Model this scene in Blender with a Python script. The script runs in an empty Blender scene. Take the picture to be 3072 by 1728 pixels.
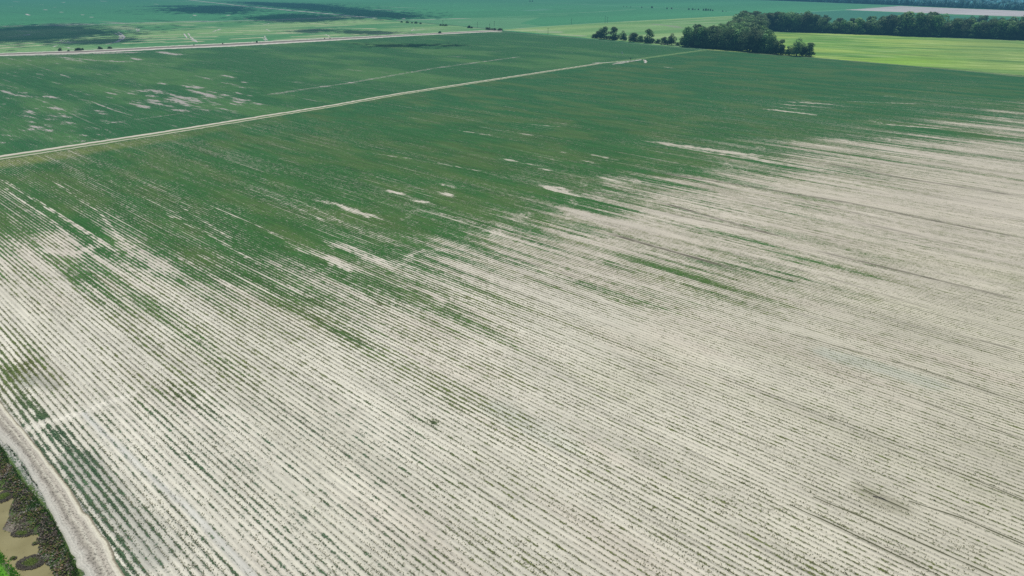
import bpy, math, random
import numpy as np

rng = np.random.default_rng(7)
random.seed(7)
sc = bpy.context.scene
col = sc.collection

# ------------------------------------------------------------------ camera geometry
F = 2048.0                       # focal length in pixels of the 3072 px wide photograph (24 mm)
PITCH = math.atan(924 / F)
CAM_H = 70.0
AZ = math.radians(-47.9)         # heading of the crop rows
K = 3072 / 2576


def G(px, py, z=0.0):
    """the ground point seen at a pixel of the photograph (used once, to survey the place)"""
    x = px - 1536.0; w = -(py - 864.0)
    Y = F * math.cos(PITCH) + w * math.sin(PITCH)
    Z = -F * math.sin(PITCH) + w * math.cos(PITCH)
    t = -(CAM_H - z) / Z
    return np.array([x * t, Y * t])


def GP(pts):
    return np.array([G(*p) for p in pts])


def to_uv(X, Y):
    return X * math.sin(AZ) + Y * math.cos(AZ), X * math.cos(AZ) - Y * math.sin(AZ)


def from_uv(u, v):
    return v * math.cos(AZ) + u * math.sin(AZ), -v * math.sin(AZ) + u * math.cos(AZ)


# ------------------------------------------------------------------ numpy noise
def _hash(ix, iy, seed):
    n = (ix.astype(np.int64) * 374761393 + iy.astype(np.int64) * 668265263 + seed * 1442695041) & 0xFFFFFFFF
    n = ((n ^ (n >> 13)) * 1274126177) & 0xFFFFFFFF
    return ((n ^ (n >> 16)) & 0xFFFF) / 65535.0


def vnoise(x, y, seed=0):
    ix = np.floor(x); iy = np.floor(y)
    fx = x - ix; fy = y - iy
    fx = fx * fx * (3 - 2 * fx); fy = fy * fy * (3 - 2 * fy)
    a = _hash(ix, iy, seed); b = _hash(ix + 1, iy, seed)
    c = _hash(ix, iy + 1, seed); d = _hash(ix + 1, iy + 1, seed)
    return (a * (1 - fx) + b * fx) * (1 - fy) + (c * (1 - fx) + d * fx) * fy


def fnoise(x, y, seed=0, octs=3):
    s = 0; a = 1; t = 0
    for i in range(octs):
        s = s + a * vnoise(x * 2 ** i + 17 * i, y * 2 ** i + 5 * i, seed + i); t += a; a *= .55
    return s / t


def sstep(a, b, x):
    t = np.clip((x - a) / (b - a), 0, 1)
    return t * t * (3 - 2 * t)


def lin(r, g, b, k=0.74):
    f = lambda c: (c / 255 / 12.92 if c <= 10 else ((c / 255 + .055) / 1.055) ** 2.4) * k
    return np.array([f(r), f(g), f(b)])


def inside(X, Y, poly):
    r = np.zeros(X.shape, bool)
    n = len(poly)
    for i in range(n):
        x1, y1 = poly[i]; x2, y2 = poly[(i + 1) % n]
        if y1 == y2: continue
        c = ((Y >= y1) != (Y >= y2))
        r ^= c & (X < (x2 - x1) * (Y - y1) / (y2 - y1) + x1)
    return r


def pdist(X, Y, line):
    """distance to a polyline, signed: positive to the left of its direction; and arc length"""
    best = np.full(X.shape, 1e9); sg = np.zeros(X.shape); arc = np.zeros(X.shape); L = 0
    for i in range(len(line) - 1):
        a = line[i]; b = line[i + 1]; d = b - a; l = math.hypot(*d)
        t = ((X - a[0]) * d[0] + (Y - a[1]) * d[1]) / (l * l)
        tc = np.clip(t, 0, 1)
        dx = X - (a[0] + tc * d[0]); dy = Y - (a[1] + tc * d[1])
        r = np.hypot(dx, dy)
        s = np.sign(d[0] * (Y - a[1]) - d[1] * (X - a[0]))
        m = r < best
        best = np.where(m, r, best); sg = np.where(m, s, sg); arc = np.where(m, L + tc * l, arc)
        L += l
    return best, sg, arc


# ------------------------------------------------------------------ survey of the field
# how green the main field is: (x, y, cover), x and y surveyed off the photograph
_rows = {
    150: "900 1 1300 1 1800 1 2100 1 2570 1", 190: "600 1 1100 1 1600 1 2100 1 2570 1",
    230: "300 .9 700 .97 1200 1 1700 1 2100 1 2570 1",
    280: "200 .85 900 1 1500 1 2000 .92 2200 .95 2400 .85 2570 .65",
    330: "100 .95 300 .94 700 .95 1100 1 1500 1 1800 .97 2000 .92 2200 .82 2400 .68 2570 .5",
    375: "0 .9 400 .92 800 .96 1200 1 1500 .98 1700 .9 1900 .8 2100 .64 2300 .5 2500 .36",
    420: "0 .86 300 .9 600 .9 900 .97 1200 1 1500 .96 1700 .86 1900 .64 2100 .44 2300 .34 2500 .24",
    460: "0 .86 300 .9 600 .92 900 .93 1200 .9 1450 .88 1600 .68 1750 .5 1900 .38 2100 .3 2500 .2",
    500: "0 .84 200 .9 500 .92 800 .9 1000 .85 1200 .94 1400 .86 1550 .66 1700 .36 1900 .22 2200 .18 2500 .13",
    560: "0 .8 200 .86 450 .9 700 .9 900 .87 1050 .96 1200 .84 1300 .62 1450 .36 1650 .2 1900 .22 2200 .16 2500 .13",
    620: "0 .66 130 .42 250 .82 450 .86 650 .9 850 .82 1000 .78 1150 .55 1300 .36 1500 .24 1700 .3 1850 .33 2050 .22 2300 .18 2560 .13",
    680: "0 .46 100 .46 200 .6 350 .58 500 .8 620 .8 700 .76 850 .62 950 .6 1050 .54 1200 .48 1400 .4 1600 .46 1800 .52 1950 .46 2150 .32 2400 .15",
    740: "0 .36 150 .42 300 .44 450 .5 600 .56 750 .64 900 .56 1050 .56 1200 .54 1350 .46 1500 .5 1600 .54 1750 .5 1900 .4 2100 .3 2300 .16",
    820: "0 .34 150 .34 300 .38 500 .46 750 .54 900 .52 1000 .46 1100 .5 1250 .46 1400 .34 1600 .26 1800 .2 2100 .16 2500 .13",
    900: "30 .42 200 .3 400 .36 600 .38 900 .42 1000 .34 1200 .3 1500 .22 1900 .17 2400 .13",
    1000: "50 .4 200 .28 400 .42 500 .42 700 .3 1000 .28 1100 .33 1400 .22 1800 .18 2400 .13",
    1100: "120 .45 200 .35 350 .32 600 .34 900 .26 1200 .26 1600 .22 2100 .18 2500 .15",
    1250: "250 .42 350 .34 600 .3 900 .28 1200 .23 1600 .24 2000 .2 2500 .16",
    1440: "330 .42 500 .34 900 .3 1300 .26 1600 .27 2000 .23 2570 .16 -300 .3 -100 .4",
}
CP = []
for y, s in _rows.items():
    t = s.split()
    for i in range(0, len(t), 2):
        w = G(float(t[i]) * K, y * K); CP.append((w[0], w[1], float(t[i + 1])))
CP = np.array(CP)


def _q(X, Y):
    Yc = np.maximum(Y, 25.0)
    return X / (Yc + 25), np.log(Yc)


CQ = np.stack(_q(CP[:, 0], CP[:, 1]), 1)


def base_cover(X, Y):
    out = np.empty(X.size); qx, qy = _q(X.ravel(), Y.ravel())
    for s in range(0, X.size, 40000):
        d2 = (qx[s:s + 40000, None] - CQ[:, 0]) ** 2 * 1.0 + ((qy[s:s + 40000, None] - CQ[:, 1]) * 1.0) ** 2
        w = 1 / (d2 + 2e-4) ** 1.9
        out[s:s + 40000] = (w @ CP[:, 2]) / w.sum(1)
    return out.reshape(X.shape)


# streaks and lines in the main and left fields: (points, half width m, change of cover)
STREAKS = [
    ([(2296, 327), (2360, 334), (2441, 344)], 1.6, -1.1), ([(2358, 305), (2494, 313)], 1.2, -.8),
    ([(2330, 312), (2500, 324)], 1.0, -.6), ([(2542, 304), (2764, 312)], .9, -.6), ([(2380, 300), (2560, 322)], .8, -.45),
    ([(2300, 318), (2420, 330)], .8, -.4), ([(2520, 284), (2700, 290)], .9, -.35), ([(2640, 372), (2820, 386)], 1.2, -.7),
    ([(1950, 424), (2185, 457), (2272, 467)], 2.0, -.9), ([(1980, 432), (2260, 480)], 1.0, -.6), ([(2210, 462), (2330, 492)], 1.8, -.7),
    ([(1505, 477), (1548, 484)], 1.1, -1.0), ([(1560, 488), (1640, 500)], .7, -.5), ([(1620, 506), (1654, 511)], .8, -.9),
    ([(1620, 554), (1670, 572), (1730, 588)], 1.3, -1.1), ([(1660, 562), (1700, 570)], 1.3, -.9),
    ([(1790, 528), (1870, 548)], 1.1, -.6), ([(1165, 572), (1208, 583)], 1.0, -1.0), ([(1320, 576), (1362, 588)], 1.1, -.9),
    ([(1320, 550), (1372, 565)], 1.1, -.6), ([(1235, 600), (1290, 610)], .9, -.7), ([(1000, 610), (1060, 632), (1140, 656)], 1.3, -.9),
    ([(930, 596), (1000, 612)], .7, -.6), ([(1120, 460), (1230, 476), (1460, 516)], .6, -.55), ([(1350, 388), (1420, 398), (1500, 410)], .7, -.5),
    ([(1580, 372), (1700, 382)], .6, -.55), ([(1440, 380), (1530, 398)], .5, -.4), ([(1650, 366), (1750, 378)], .5, -.45),
    ([(960, 760), (1010, 790), (1060, 812)], 1.4, -.8), ([(1000, 725), (1100, 765), (1180, 800)], 1.6, -.6), ([(985, 728), (1040, 745)], 1.6, -.6),
    ([(880, 740), (960, 770)], 1.2, -.4), ([(1200, 640), (1330, 600)], .1, 0),
    ([(0, 537), (130, 615), (290, 715), (360, 760)], .55, -.75), ([(160, 545), (300, 640), (370, 725)], .5, -.5),
    ([(0, 555), (160, 665), (240, 740)], .45, -.5), ([(0, 690), (140, 800), (230, 880)], .5, -.5),
    ([(500, 640), (560, 672), (620, 698), (720, 760), (800, 800)], .5, -.6), ([(380, 545), (520, 605), (700, 720)], .4, -.35),
    ([(730, 560), (860, 610), (990, 670)], .4, -.4), ([(260, 510), (430, 590), (560, 660)], .4, -.35),
    ([(640, 620), (820, 700), (900, 750)], .4, -.4), ([(700, 540), (900, 605), (1080, 690)], .35, -.35),
    ([(137, 751), (228, 757), (280, 742), (291, 726)], 1.8, -.55), ([(100, 745), (240, 770)], 1.2, -.4),
    ([(350, 718), (430, 775), (520, 830)], 2.0, -.5), ([(430, 640), (560, 700)], .3, -.3),
    # left field
    ([(70, 277), (84, 280)], 1.4, -.7), ([(132, 288), (170, 294)], 2.0, -1.0), ([(150, 322), (176, 326)], 1.6, -.8), ([(75, 332), (105, 338)], 1.8, -.7),
    ([(0, 270), (40, 284), (80, 290)], 1.3, -.8), ([(140, 356), (165, 360)], 1.4, -.6), ([(100, 378), (122, 384)], 1.5, -.6),
    ([(130, 388), (160, 394)], 1.4, -.7), ([(180, 370), (205, 374)], 1.2, -.5), ([(0, 426), (20, 430)], 1.4, -.7), ([(290, 338), (320, 344)], 1.4, -.6),
    ([(275, 305), (340, 330), (400, 348)], .6, -.75), ([(290, 312), (380, 343)], .4, -.5), ([(340, 310), (420, 345)], .4, -.35),
    ([(0, 255), (150, 312), (300, 380), (356, 408)], .5, -.4), ([(0, 372), (90, 410), (150, 440)], .4, -.35),
    ([(440, 268), (490, 277)], 2.4, -1.0), ([(476, 248), (500, 254)], 1.6, -.9), ([(405, 270), (450, 276)], 1.6, -.6), ([(440, 285), (470, 290)], 1.8, -.8),
    ([(505, 295), (560, 312)], 1.8, -.8), ([(555, 258), (600, 266)], 2.0, -.8), ([(560, 268), (640, 288)], 1.3, -.7), ([(610, 280), (640, 292)], 1.8, -.8),
    ([(415, 315), (450, 324)], 1.6, -.9), ([(440, 304), (520, 322)], 1.4, -.6), ([(520, 328), (565, 334)], 2.0, -.9), ([(665, 282), (690, 288)], 1.4, -.8),
    ([(700, 298), (760, 302)], 1.6, -.8), ([(690, 290), (740, 306)], 1.2, -.6), ([(570, 296), (600, 300)], 1.2, -.6), ([(580, 226), (640, 240)], 1.0, -.35),
    ([(500, 278), (560, 300)], 1.0, -.5), ([(660, 246), (720, 258)], 1.4, -.4), ([(530, 306), (580, 316)], 1.2, -.5),
    ([(300, 372), (385, 363)], 1.2, -.6), ([(385, 363), (470, 350), (560, 338)], 1.0, -.35), ([(790, 285), (1040, 250), (1300, 205), (1560, 170)], 1.8, -.55),
    ([(800, 286), (900, 272)], 1.5, -.3), ([(1040, 208), (1090, 214)], 2.0, -.4), ([(1340, 168), (1400, 172)], 2.4, -.35), ([(1430, 152), (1500, 156)], 2.2, -.3),
    ([(1040, 246), (1075, 250)], 1.3, -.5), ([(1990, 200), (2025, 205)], 1.0, -.6), ([(2390, 286), (2560, 294)], 1., -.25),
    ([(165, 170), (300, 182), (390, 186)], 2.0, -.6), ([(190, 175), (250, 184)], 2.2, -.6), ([(395, 174), (422, 180)], 2.4, -1.0),
    ([(475, 155), (500, 159), (538, 165)], 3.8, -1.2), ([(330, 180), (345, 184)], 1.5, -.5), ([(280, 160), (420, 157)], 5, -1.0), ([(0, 168), (150, 165), (300, 160)], 3, -.7),
    ([(30, 175), (130, 205), (215, 235)], .7, -.3), ([(0, 235), (110, 275)], .5, -.25), ([(560, 208), (700, 250)], .5, -.25),
    ([(1776, 190), (1840, 188), (1900, 183), (1920, 180)], 1.4, -1.2), ([(1840, 192), (1880, 187)], 1.3, -1.2), ([(1932, 180), (1938, 185), (1935, 189)], 1.0, -1.3),
    ([(1797, 187), (1802, 187)], 1.0, -1.2), ([(1560, 400), (1600, 406)], 1.0, -.5), ([(1600, 465), (1680, 482)], .8, -.5), ([(1740, 480), (1800, 492)], 1.0, -.6),
    ([(1760, 460), (1850, 480)], .8, -.5), ([(1680, 455), (1700, 460)], 1, -.4),
    # wheel tracks crossing the bare corner
    ([(85, 1287), (160, 1262), (240, 1240), (310, 1212), (400, 1180)], 1.0, -1.6),
    ([(250, 1240), (420, 1400), (600, 1560), (760, 1728)], .8, -.5),
]
ARCS = [(1735, 548, 2.6), (1552, 641, 3.0), (1697, 606, 2.8), (2022, 508, 2.8), (2262, 442, 3.2), (2373, 429, 3.2), (2518, 423, 3.4),
        (2634, 414, 3.4), (2165, 497, 3.0), (2614, 366, 3.4), (2991, 353, 3.6), (1890, 545, 2.8), (1460, 700, 3.2), (2210, 505, 3.0)]
LOOPS = [[(1420, 668), (1338, 645), (1290, 631), (1241, 633), (1208, 653), (1217, 667), (1260, 680)],
         [(1370, 752), (1333, 749), (1270, 749), (1222, 766), (1212, 783), (1240, 806)],
         [(1180, 850), (1240, 862), (1300, 880), (1332, 905), (1320, 922), (1260, 915)]]
# dense green tongues and dark wheel ruts
GREENS = [
    ([(158, 1273), (231, 1349), (323, 1481), (400, 1563), (470, 1650)], 0.8, .26), ([(112, 1295), (190, 1410), (270, 1530), (330, 1620), (400, 1728)], 1.9, .14),
    ([(15, 1085), (65, 1136)], 1.6, .26), ([(70, 1070), (140, 1140)], 1.2, .24), ([(0, 1120), (60, 1200), (130, 1275)], 1.6, .22), ([(122, 1236), (152, 1258)], 1.0, .7),
    ([(300, 1220), (330, 1180)], .1, 0), ([(800, 900), (900, 945), (1060, 1020), (1120, 1050)], 1.6, .10), ([(900, 890), (1040, 940)], 1.2, .13),
    ([(1100, 890), (1200, 950)], .9, .25), ([(480, 1130), (620, 1240), (660, 1290)], 1.0, .25), ([(1295, 1262), (1308, 1272)], .6, .7),
    ([(1260, 1165), (1420, 1240)], .6, .2), ([(1560, 820), (1700, 870)], 1.5, .15),
    ([(2500, 1040), (2560, 1060)], .5, .2), ([(1800, 560), (1900, 580)], 1.5, .3),
]
RUTS = [
    ([(1831, 701), (1920, 728), (2010, 752), (2100, 778), (2200, 806)], .55, .85), ([(1972, 517), (2250, 560), (2552, 609), (2793, 660), (3072, 715)], .5, .55),
    ([(2310, 464), (2503, 493), (2697, 532), (3072, 590)], .6, .45), ([(1972, 604), (2150, 655), (2358, 715)], .45, .6), ([(2450, 752), (2697, 812), (3072, 904)], .45, .6),
    ([(2369, 1513), (2600, 1622), (2821, 1728)], .32, .7), ([(2440, 1490), (2700, 1600), (2980, 1728)], .28, .7), ([(2690, 1085), (2860, 1140), (3072, 1211)], .35, .75),
    ([(2876, 1005), (3072, 1055)], .3, .6), ([(2590, 1467), (2650, 1497), (2726, 1532)], .35, .8), ([(2726, 1502), (2900, 1560), (3072, 1633)], .28, .6),
    ([(2200, 760), (2480, 830), (2800, 930)], .35, .35), ([(2000, 640), (2300, 700)], .4, .4), ([(2550, 660), (2900, 740)], .4, .4), ([(1700, 560), (1900, 600)], .4, .4),
    ([(2370, 1000), (2700, 1090)], .3, .4), ([(2700, 1180), (3072, 1320)], .28, .4), ([(1500, 760), (1760, 840)], .4, .3), ([(2100, 550), (2400, 600), (2700, 670)], .35, .35),
    ([(1400, 830), (1700, 930)], .3, .25), ([(2780, 1380), (3072, 1500)], .28, .35),
]
for k in range(110):
    if k < 70: x = random.gauss(560, 95); y = random.gauss(288, 26); x = min(770, max(380, x)); y = min(345, max(225, y))
    else: x = random.uniform(0, 330); y = random.uniform(270, 435) - x * .05
    l = random.uniform(12, 50); STREAKS.append(([(x, y), (x + l, y + l * .2)], random.uniform(.5, 1.5), -random.uniform(.3, .75)))
for p in (STREAKS, GREENS, RUTS):
    for i, (a, w, k) in enumerate(p):
        p[i] = (GP(a), w, k)
for (cx, cy, r) in ARCS:
    c = G(cx, cy)
    for rr in (r * .45, r * .8, r * 1.2):
        a = np.radians(np.linspace(-35, 125, 9) - 45)
        STREAKS.append((np.stack([c[0] + rr * 1.1 * np.cos(a), c[1] + rr * 1.7 * np.sin(a)], 1), .34, -.42))
for l in LOOPS:
    P = GP(l); cen = P.mean(0)
    for s in (.74, .9, 1.06):
        STREAKS.append((cen + (P - cen) * s, .42, -.27))

ROAD_R = GP([(-180, 975), (-60, 1120), (0, 1201), (40, 1256), (102, 1326), (185, 1435), (287, 1573), (380, 1728), (450, 1880)])
ROAD_L = GP([(-180, 1110), (-60, 1250), (0, 1320), (50, 1362), (109, 1455), (181, 1593), (251, 1728), (300, 1880)])
BANK = GP([(-160, 1110), (-60, 1255), (0, 1346), (60, 1438), (110, 1500), (165, 1573), (205, 1660), (232, 1728), (262, 1880)])
FARB = GP([(-400, 1230), (-200, 1430), (0, 1684), (34, 1728), (90, 1880)])


WPOLY = np.array([G(*p, z=-.92) for p in [(-300, 1330), (-120, 1420), (0, 1470), (36, 1472), (46, 1490), (30, 1530), (26, 1555), (10, 1590), (40, 1598), (65, 1604), (112, 1604), (122, 1640), (125, 1662), (145, 1682),
                                          (158, 1700), (168, 1735), (195, 1880), (80, 1880), (31, 1728), (0, 1689), (-300, 1500)]])


def local(X, Y, P, pad):
    return (X > P[:, 0].min() - pad) & (X < P[:, 0].max() + pad) & (Y > P[:, 1].min() - pad) & (Y < P[:, 1].max() + pad)


def apply_lines(X, Y, arr, items, seed=3, soft=.6, ragged=.6):
    u, v = to_uv(X, Y)
    for i, (P, w, k) in enumerate(items):
        if k == 0: continue
        if k < 0 and w <= .6: k = k * .75
        m = local(X, Y, P, w * 3 + 1)
        if not m.any(): continue
        d, _, a = pdist(X[m], Y[m], P)
        L = np.hypot(*(P[1:] - P[:-1]).T).sum()
        end = sstep(0, min(6, L * .3) + .3, a) * sstep(0, min(6, L * .3) + .3, L - a)
        n = fnoise(u[m] / 3.2, v[m] / .9, seed + i, 2)
        e = w * (1 + ragged * (n - .5) * 2)
        arr[m] += k * (1 - sstep(e * (1 - soft), e * (1 + soft), d)) * (.35 + .65 * end) * (.2 + 1.35 * n)
    return arr


# the other fields, as polygons (survey points); colours are surface colours
CENTRAL = [(-700, 570), (-300, 518), (0, 473), (500, 397), (1000, 317), (1192, 283), (1803, 190), (2048, 161), (2122, 149)]
ROAD1_T = [(-900, 195), (-300, 172), (0, 159), (250, 151), (500, 138), (750, 126), (1000, 113), (1250, 101), (1500, 89)]
ROAD1_B = [(-900, 207), (-300, 182), (0, 168), (250, 160.5), (500, 147.5), (700, 139.5), (1000, 122), (1250, 107), (1508, 94)]
DIAG = [(1505, 92), (1660, 104), (1779, 116), (2048, 142), (2122, 149), (2437, 172), (2700, 194), (3072, 227), (3600, 276), (5000, 400)]
POLY = {
    'left': GP(CENTRAL + [(1505, 92)] + ROAD1_B[::-1]),
    'far1': GP(ROAD1_T + [(1024, 47), (800, 60), (400, 70), (0, 79), (-900, 102)]),
    'right1': GP([(1500, 89), (1660, 104), (1779, 116), (2048, 142), (2122, 149), (2290, 120), (2290, 47), (2220, 47), (2048, 56), (1800, 70), (1640, 80), (1540, 87)]),
    'mead': GP([(2122, 149), (2437, 172), (2700, 194), (3072, 227), (3600, 276), (5000, 400), (5000, 215), (3600, 150), (3072, 122), (2285, 93), (2200, 95)]),
    'back': GP([(2285, 93), (3072, 122), (3600, 150), (5000, 215), (5000, 70), (3600, 62), (3072, 56), (2900, 50), (2550, 31), (2400, 38), (2290, 45)]),
    'tan': GP([(2530, 29.5), (2600, 25.5), (2700, 18), (3072, 33), (3400, 45), (5000, 100), (5000, 124), (3400, 68), (3150, 54), (3072, 50), (2900, 44), (2700, 36)]),
    'farb': GP([(1024, 47), (1200, 62), (1500, 89), (1540, 87), (1640, 80), (1560, 70), (1620, 52), (1400, 55), (1200, 62)]),
}
MAIN = GP(CENTRAL + [(2437, 172), (2700, 194), (3072, 227), (3600, 276), (5000, 400)])
MAIN = np.vstack([MAIN, [[900, -300], [-1500, -300]]])

# lines and marks on the far fields: (points, half width m, colour, strength)
C_PALE = lin(196, 196, 172); C_SAND = lin(190, 180, 170); C_LG = lin(128, 175, 118); C_DK = lin(52, 90, 66); C_TAN = lin(176, 160, 150)
MARKS = [
    ([(-300, 86), (0, 79), (160, 76), (400, 69), (800, 60.5), (1024, 52)], 7, lin(150, 165, 145), .75), ([(160, 72), (400, 68), (560, 64)], 4, lin(185, 170, 165), .5),
    ([(300, 68), (520, 62.5)], 3, C_DK, .7),
    ([(540, -3), (569, 0), (720, 17), (860, 30), (1024, 45)], 5, lin(170, 180, 170), .9), ([(1024, 45), (1200, 62), (1350, 75), (1500, 90)], 4.5, lin(62, 105, 78), .8),
    ([(1024, 48.5), (1200, 66), (1350, 79), (1440, 86)], 3.5, C_LG, .6), ([(1400, 82), (1480, 88), (1400, 95)], 3, C_PALE, .5),
    ([(1200, 60.5), (1300, 57.5), (1400, 55)], 7, lin(200, 190, 175), .85), ([(1400, 55), (1500, 51), (1620, 46.5)], 6, lin(120, 175, 125), .8), ([(1200, 63), (1450, 56), (1700, 45)], 5, lin(120, 172, 118), .5),
    ([(1620, 41), (1650, 41.5), (1780, 36.5), (1905, 28)], 4, lin(150, 190, 150), .8), ([(1640, 45), (1700, 44)], 3, lin(150, 190, 150), .6),
    ([(1500, 31), (1580, 32), (1640, 29)], 3, lin(130, 175, 155), .7), ([(1580, 28), (1710, 26)], 3, lin(130, 175, 155), .6),
    ([(1310, 15.5), (1365, 12.5)], 4, lin(160, 190, 170), .8), ([(1160, 31), (1185, 26), (1200, 22)], 3.5, lin(185, 195, 180), .9), ([(1230, 46), (1275, 46)], 3, lin(120, 175, 150), .6),
    ([(1620, 7), (1780, 14), (2000, 24), (2160, 33), (2230, 38)], 4, lin(140, 175, 150), .7), ([(2180, -3), (2400, 5), (2600, 14), (2720, 17.5)], 7, lin(130, 175, 160), .8),
    ([(2350, 41), (2440, 35), (2530, 29.5)], 4, lin(150, 195, 170), .8),
    ([(2600, 22), (2720, 19), (2900, 27)], 6, lin(195, 180, 185), .6), ([(2550, 30), (2900, 45), (3072, 51)], 3, lin(200, 195, 180), .6),
    ([(1540, 86.5), (1640, 79.5), (1800, 69), (2048, 55.5), (2220, 46.5)], 4, lin(165, 195, 140), .8), ([(1520, 92), (1600, 91), (1680, 95)], 5, C_PALE, .8), ([(1560, 86), (1610, 88)], 4, C_SAND, .6),
    ([(1620, 96), (1680, 98)], 5, C_PALE, .7), ([(1690, 104), (1750, 108)], 6, C_PALE, .8), ([(1650, 90), (1740, 94)], 3, lin(160, 190, 130), .6),
    ([(1960, 72), (2010, 77), (2040, 84)], 8, lin(165, 160, 150), .55), ([(1990, 66), (2180, 58)], 4, lin(190, 205, 160), .6), ([(2050, 72), (2200, 66)], 4, lin(185, 200, 150), .6),
    ([(2040, 64), (2210, 52)], 4, lin(190, 200, 160), .6), ([(1380, 66), (1410, 66)], 5, C_SAND, .5),
    ([(1501, 95), (1779, 119), (2048, 145), (2120, 151)], 1.8, lin(130, 155, 130), .7),
    ([(1940, 124), (2048, 141), (2122, 148)], 1.6, lin(160, 165, 160), .8), ([(2122, 150), (2437, 173), (2700, 195), (2900, 213), (3072, 230), (3400, 262)], 2.4, lin(150, 165, 120), .7),
    ([(2780, 201), (2900, 209), (3072, 225)], 2.4, lin(80, 95, 62), .55),
    ([(2300, 95), (2700, 108), (3072, 124)], 3, lin(165, 190, 130), .6),
    ([(1480, 96), (1503, 98)], 3, C_PALE, .9), ([(1330, 105), (1365, 105)], 4, C_PALE, .6),
]
# pale washed ground and winding levees in the field beyond the first road
_lev = [
    ([(355, 96), (375, 112), (345, 128), (318, 133)], 3.2), ([(345, 99), (361, 108), (370, 120)], 2.2), ([(364, 106), (356, 118)], 2.2),
    ([(409, 86), (412, 95)], 1.5), ([(417, 87), (415, 96)], 1.5), ([(553, 101), (560, 112), (580, 121), (600, 130)], 2.0), ([(565, 100), (572, 112), (590, 124)], 1.8),
    ([(640, 95), (655, 89), (662, 86)], 2.5), ([(655, 91), (662, 89)], 2.0), ([(178, 121), (190, 126), (209, 128)], 1.8), ([(188, 120), (205, 126), (212, 129)], 1.6),
    ([(153, 138), (170, 137), (158, 141)], 2.5), ([(195, 142), (222, 146)], 2.4), ([(70, 106), (88, 104)], 4.0), ([(83, 103), (88, 106)], 2.6), ([(108, 95), (121, 94)], 2.5),
    ([(220, 112), (234, 112)], 2.2), ([(785, 112), (797, 122)], 1.8), ([(793, 108), (801, 121)], 1.6), ([(790, 75), (810, 70)], 2.2), ([(798, 88), (810, 94)], 2.0),
    ([(925, 101), (975, 103), (990, 110)], 2.2), ([(1235, 93), (1243, 86), (1252, 92)], 2.0), ([(1240, 92), (1275, 88)], 2.0),
    ([(120, 14), (132, 14)], 5), ([(160, 22), (170, 22)], 5), ([(132, 29), (140, 30)], 5), ([(180, 36), (188, 37)], 4), ([(244, 44), (252, 45)], 4), ([(270, 51), (280, 52)], 4),
    ([(78, 42), (88, 46)], 4), ([(362, 26), (368, 26)], 4), ([(560, 28), (570, 28)], 4), ([(650, 26), (658, 26)], 4), ([(580, 45), (588, 47)], 4), ([(570, 52), (576, 52)], 4),
    ([(300, 3), (320, 4)], 5), ([(28, 20), (40, 20)], 4), ([(730, 57), (745, 57)], 4), ([(860, 53), (868, 53)], 4), ([(955, 49), (960, 50)], 4), ([(870, 41), (876, 42)], 4),
    ([(40, 5), (60, 6)], 4), ([(185, 7), (196, 8)], 4), ([(462, 12), (476, 13)], 4), ([(680, 47), (690, 45)], 4), ([(1210, 55), (1212, 57)], 4),
]
_wash = [((0, 137), (90, 130)), ((20, 143), (120, 136)), ((140, 130), (215, 126)), ((0, 145), (60, 141)), ((380, 116), (520, 112)), ((430, 122), (560, 116)), ((430, 108), (540, 103)),
         ((560, 119), (635, 119)), ((580, 111), (640, 110)), ((500, 128), (600, 124)), ((700, 117), (780, 113)), ((680, 72), (760, 68)), ((840, 98), (960, 94)), ((880, 110), (1010, 105)),
         ((860, 92), (1000, 86)), ((1020, 84), (1120, 86)), ((740, 103), (900, 100)), ((600, 100), (720, 97)), ((930, 71), (980, 74)), ((950, 80), (1060, 76)), ((380, 130), (480, 126)),
         ((1060, 104), (1220, 98)), ((720, 92), (800, 90)), ((830, 120), (980, 112))]
for a, b in _wash: MARKS.append(([a, b], 5.0, lin(205, 206, 165), .95))
_rill = [((340, 60), (500, 60), (260, 52)), ((150, 60), (210, 62)), ((330, 34), (410, 50), (510, 61)), ((480, 60), (512, 60)), ((0, 34), (120, 44), (210, 60))]
for l in _rill: MARKS.append((list(l), 2.0, lin(70, 112, 92), .5))
MARKS = [(GP(a), w, c, s) for a, w, c, s in MARKS]


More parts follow.
